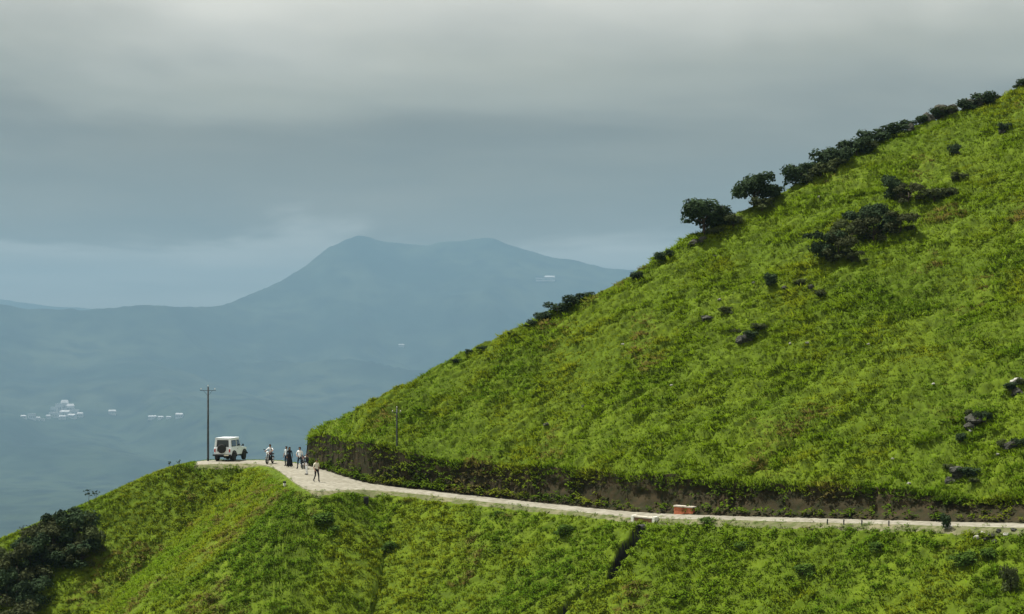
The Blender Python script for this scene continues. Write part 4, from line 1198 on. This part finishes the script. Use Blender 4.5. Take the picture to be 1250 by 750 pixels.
def colors(top, bottom, short=False, shoe='c_black'):
    return {'skin': M['skin'], 'top': M[top], 'bottom': M[bottom], 'shoe': M[shoe], 'short': short}
v = on_road(349.6, 569.5); person(v, R(150), 'person in pale blue shirt and dark trousers beside the one dressed in black', colors('c_paleblue', 'c_navy', True), 'stand', 1.62)
v = on_road(353.4, 570.5); person(v, R(200), 'person in a long black dress standing on the turnout', colors('c_black', 'c_black'), 'stand', 1.60, dress=True, hairlong=True)
v = on_road(366, 573); person(v, R(170), 'person in white shirt and dark trousers standing with legs apart', colors('c_white', 'c_navy', True), 'apart', 1.74)
v = on_road(374.6, 580); person(v, R(120), 'person in black top and white trousers near the end of the bank', colors('c_black', 'c_white'), 'stand', 1.60)
v = on_road(386.3, 588.5); person(v, R(215), 'person in cream shirt and black trousers walking down the road', colors('c_cream', 'c_black', True), 'walk', 1.63)

# ---------------------------------------------------------------- motorcycle with rider
def make_motorcycle(loc, rz, label, cowl):
    B = empty('motorcycle', loc, rz, label, 'motorcycle')
    for y in (-.62, .66):
        bm = bmesh.new(); lathe_x(bm, [(-.05, .23), (.05, .23), (.05, .215), (.02, .2), (.04, .05), (.06, .04), (.06, .005)], (0, 0, 0), 20); w = bobj('wheel', bm, M['steel'], B, True); w.location = (0, y, .30)
        bm = bmesh.new(); lathe_x(bm, [(-.045, .235), (-.05, .27), (-.02, .30), (.02, .30), (.05, .27), (.045, .235)], (0, 0, 0), 24); bobj('tyre', bm, M['black_rubber'], w, True)
    bm = bmesh.new()
    tube(bm, [(0, .42, .92), (0, .30, .70), (0, .0, .42), (0, -.35, .40)], .028); tube(bm, [(0, .38, .86), (0, -.05, .74), (0, -.70, .74)], .025)
    tube(bm, [(-.07, -.62, .30), (-.06, -.05, .38)], .02); tube(bm, [(.07, -.62, .30), (.06, -.05, .38)], .02); tube(bm, [(0, -.3, .74), (0, -.05, .40)], .022)
    bobj('frame', bm, M['dark_metal'], B, True)
    bm = bmesh.new(); box(bm, -.13, .13, -.12, .22, .28, .58, .05); tube(bm, [(0, .10, .5), (0, .2, .72)], [.09, .08], 12); bobj('engine', bm, M['dark_metal'], B)
    bm = bmesh.new()
    for s in (-1, 1): tube(bm, [(s * .085, .66, .30), (s * .085, .44, .96)], .022)
    bobj('fork', bm, M['steel'], B, True)
    bm = bmesh.new(); bmesh.ops.create_uvsphere(bm, u_segments=16, v_segments=10, radius=1); bmesh.ops.scale(bm, vec=(.14, .27, .13), verts=bm.verts); bmesh.ops.translate(bm, vec=(0, .17, .86), verts=bm.verts); bobj('fuel_tank', bm, M['bike_red'], B, True)
    bm = bmesh.new(); box(bm, -.13, .13, -.72, -.02, .76, .85, .035); bobj('seat', bm, M['black_rubber'], B)
    bm = bmesh.new(); tube(bm, [(-.36, .38, 1.03), (-.22, .44, 1.02), (0, .46, .99), (.22, .44, 1.02), (.36, .38, 1.03)], .014); hb = bobj('handlebar', bm, M['dark_metal'], B, True)
    for s in (-1, 1):
        bm = bmesh.new(); tube(bm, [(s * .25, .43, 1.03), (s * .32, .44, 1.18)], .007, 6); box(bm, s * .34 - .06, s * .34 + .06, .43, .45, 1.16, 1.24, .008); bobj('mirror', bm, M['black_rubber'], hb)
    bm = bmesh.new(); box(bm, -.13, .13, .50, .62, .84, 1.08, .045); cw = bobj('cowl', bm, cowl, B)
    bm = bmesh.new(); bmesh.ops.create_uvsphere(bm, u_segments=14, v_segments=8, radius=.085); bmesh.ops.scale(bm, vec=(1, .4, 1), verts=bm.verts); bmesh.ops.translate(bm, vec=(0, .625, .95), verts=bm.verts); bobj('headlight', bm, M['clear_lens'], cw, True)
    for y, nm in ((.66, 'front_mudguard'), (-.62, 'rear_mudguard')):
        bm = bmesh.new(); A_ = []
        for q in range(9):
            t = math.pi * (.15 + .7 * q / 8); A_.append([bm.verts.new((x, y + .335 * math.cos(t), .30 + .335 * math.sin(t))) for x in (-.07, .07)])
        for a_, b_ in zip(A_[:-1], A_[1:]): bm.faces.new((a_[0], a_[1], b_[1], b_[0]))
        bmesh.ops.solidify(bm, geom=bm.faces[:], thickness=.012); bobj(nm, bm, cowl if y > 0 else M['bike_red'], B, True)
    bm = bmesh.new(); tube(bm, [(.12, .15, .34), (.14, -.15, .26), (.15, -.45, .28), (.15, -.85, .34)], [.022, .025, .045, .045], 10); bobj('exhaust_pipe', bm, M['steel'], B, True)
    bm = bmesh.new(); box(bm, -.06, .06, -.80, -.74, .72, .80, .012); bobj('tail_lamp', bm, M['red_lens'], B)
    return B
v = on_road(329.5, 566.3)
make_motorcycle(v, R(168), 'dark motorcycle with white front cowl carrying a rider at the turnout', M['white_paint'])
v2 = on_road(370.5, 572.0)
make_motorcycle(v2, R(200), 'empty black motorcycle parked beside the person with legs apart', M['black_paint'])
fw = Vector((-math.sin(R(168)), math.cos(R(168)), 0))
person(v + fw * -.18 + Vector((0, 0, .0)), R(168), 'person in white shirt sitting astride the motorcycle at the turnout', colors('c_white', 'c_black', True), 'ride', 1.68)

# ---------------------------------------------------------------- far white buildings
def vlocate(px, py):
    Ys = np.geomspace(2600 * FS, 9200 * FS, 6000)
    z = valley(np.full_like(Ys, px), Ys)
    hit = np.nonzero(z >= zray(py, Ys))[0]
    k = hit[0] if len(hit) else len(Ys) - 1
    return Vector((WX(px, Ys[k]), Ys[k], z[k]))
def building(px, py, wpx, hpx, label, group, rz=0.0, gable=False):
    v = vlocate(px, py); s = v.y / F
    w, h, d = wpx * s, hpx * s, wpx * s * .5
    B = empty('white_building', (v.x, v.y, v.z), rz, label, 'building', group)
    bm = bmesh.new(); box(bm, -w / 2, w / 2, -d / 2, d / 2, -8, h)
    bobj('wall', bm, M['far_white'], B)
    bm = bmesh.new()
    if gable:
        A_ = [bm.verts.new(q) for q in ((-w * .53, -d * .56, h), (w * .53, -d * .56, h), (w * .53, d * .56, h), (-w * .53, d * .56, h), (-w * .45, 0, h * 1.4), (w * .45, 0, h * 1.4))]
        for f in ((0, 1, 5, 4), (2, 3, 4, 5), (1, 2, 5), (3, 0, 4), (3, 2, 1, 0)): bm.faces.new([A_[q] for q in f])
    else:
        box(bm, -w * .52, w * .52, -d * .54, d * .54, h + .02, h * 1.12)
    bobj('roof', bm, M['far_roof'], B)
    n = max(2, int(w / 9))
    for q in range(n):
        x = -w / 2 + w * (q + .5) / n
        bm = bmesh.new(); box(bm, x - w / n * .22, x + w / n * .22, -d / 2 - .25, -d / 2 - .02, h * .3, h * .62); bobj('window', bm, M['far_window'], B)
    return B
G_B1 = 'white buildings of the valley town'
for (a, b, w, h, g_) in [(66, 505, 8, 7, False), (72, 503, 8, 9, False), (79, 501, 9, 9, True), (86, 503, 9, 7, True), (92, 506, 9, 5, False), (80, 508, 12, 5, True), (70, 510, 10, 5, False), (98, 509, 7, 4, True), (63, 509, 6, 5, False), (88, 511, 10, 4, True), (76, 512, 8, 3.5, True)]:
    building(a, b, w, h, 'tall white building in the dense cluster of the valley town', G_B1, random.uniform(-.4, .4), g_)
for (a, b, w, h, g_) in [(29, 511, 7, 3, True), (39, 512, 9, 6, False), (46, 513, 6, 3, True), (52, 514, 5, 2.5, False), (59, 512, 5, 4, True)]:
    building(a, b, w, h, 'low white building beside the dense cluster of the valley town', 'low white buildings beside the town', random.uniform(-.4, .4), g_)
building(137, 506, 9, 4, 'lone white building between the town and the long white row', None, .2, True)
for (a, b, w, h) in [(186, 511.5, 10, 3), (196, 511.5, 7, 2.5), (206, 511, 6, 2), (219, 510, 9, 4)]:
    building(a, b, w, h, 'low white building in the row left of the tall pole', 'white buildings in the row by the pole', random.uniform(-.2, .2), True)
building(660, 343, 12, 3.5, 'long white building high on the flank of the mountain', None, 0, False)
building(671, 343, 12, 4.5, 'taller white building high on the flank of the mountain', None, .1, True)
building(490, 423, 7, 2, 'faint pale building halfway down the mountain flank', None, .1, True)
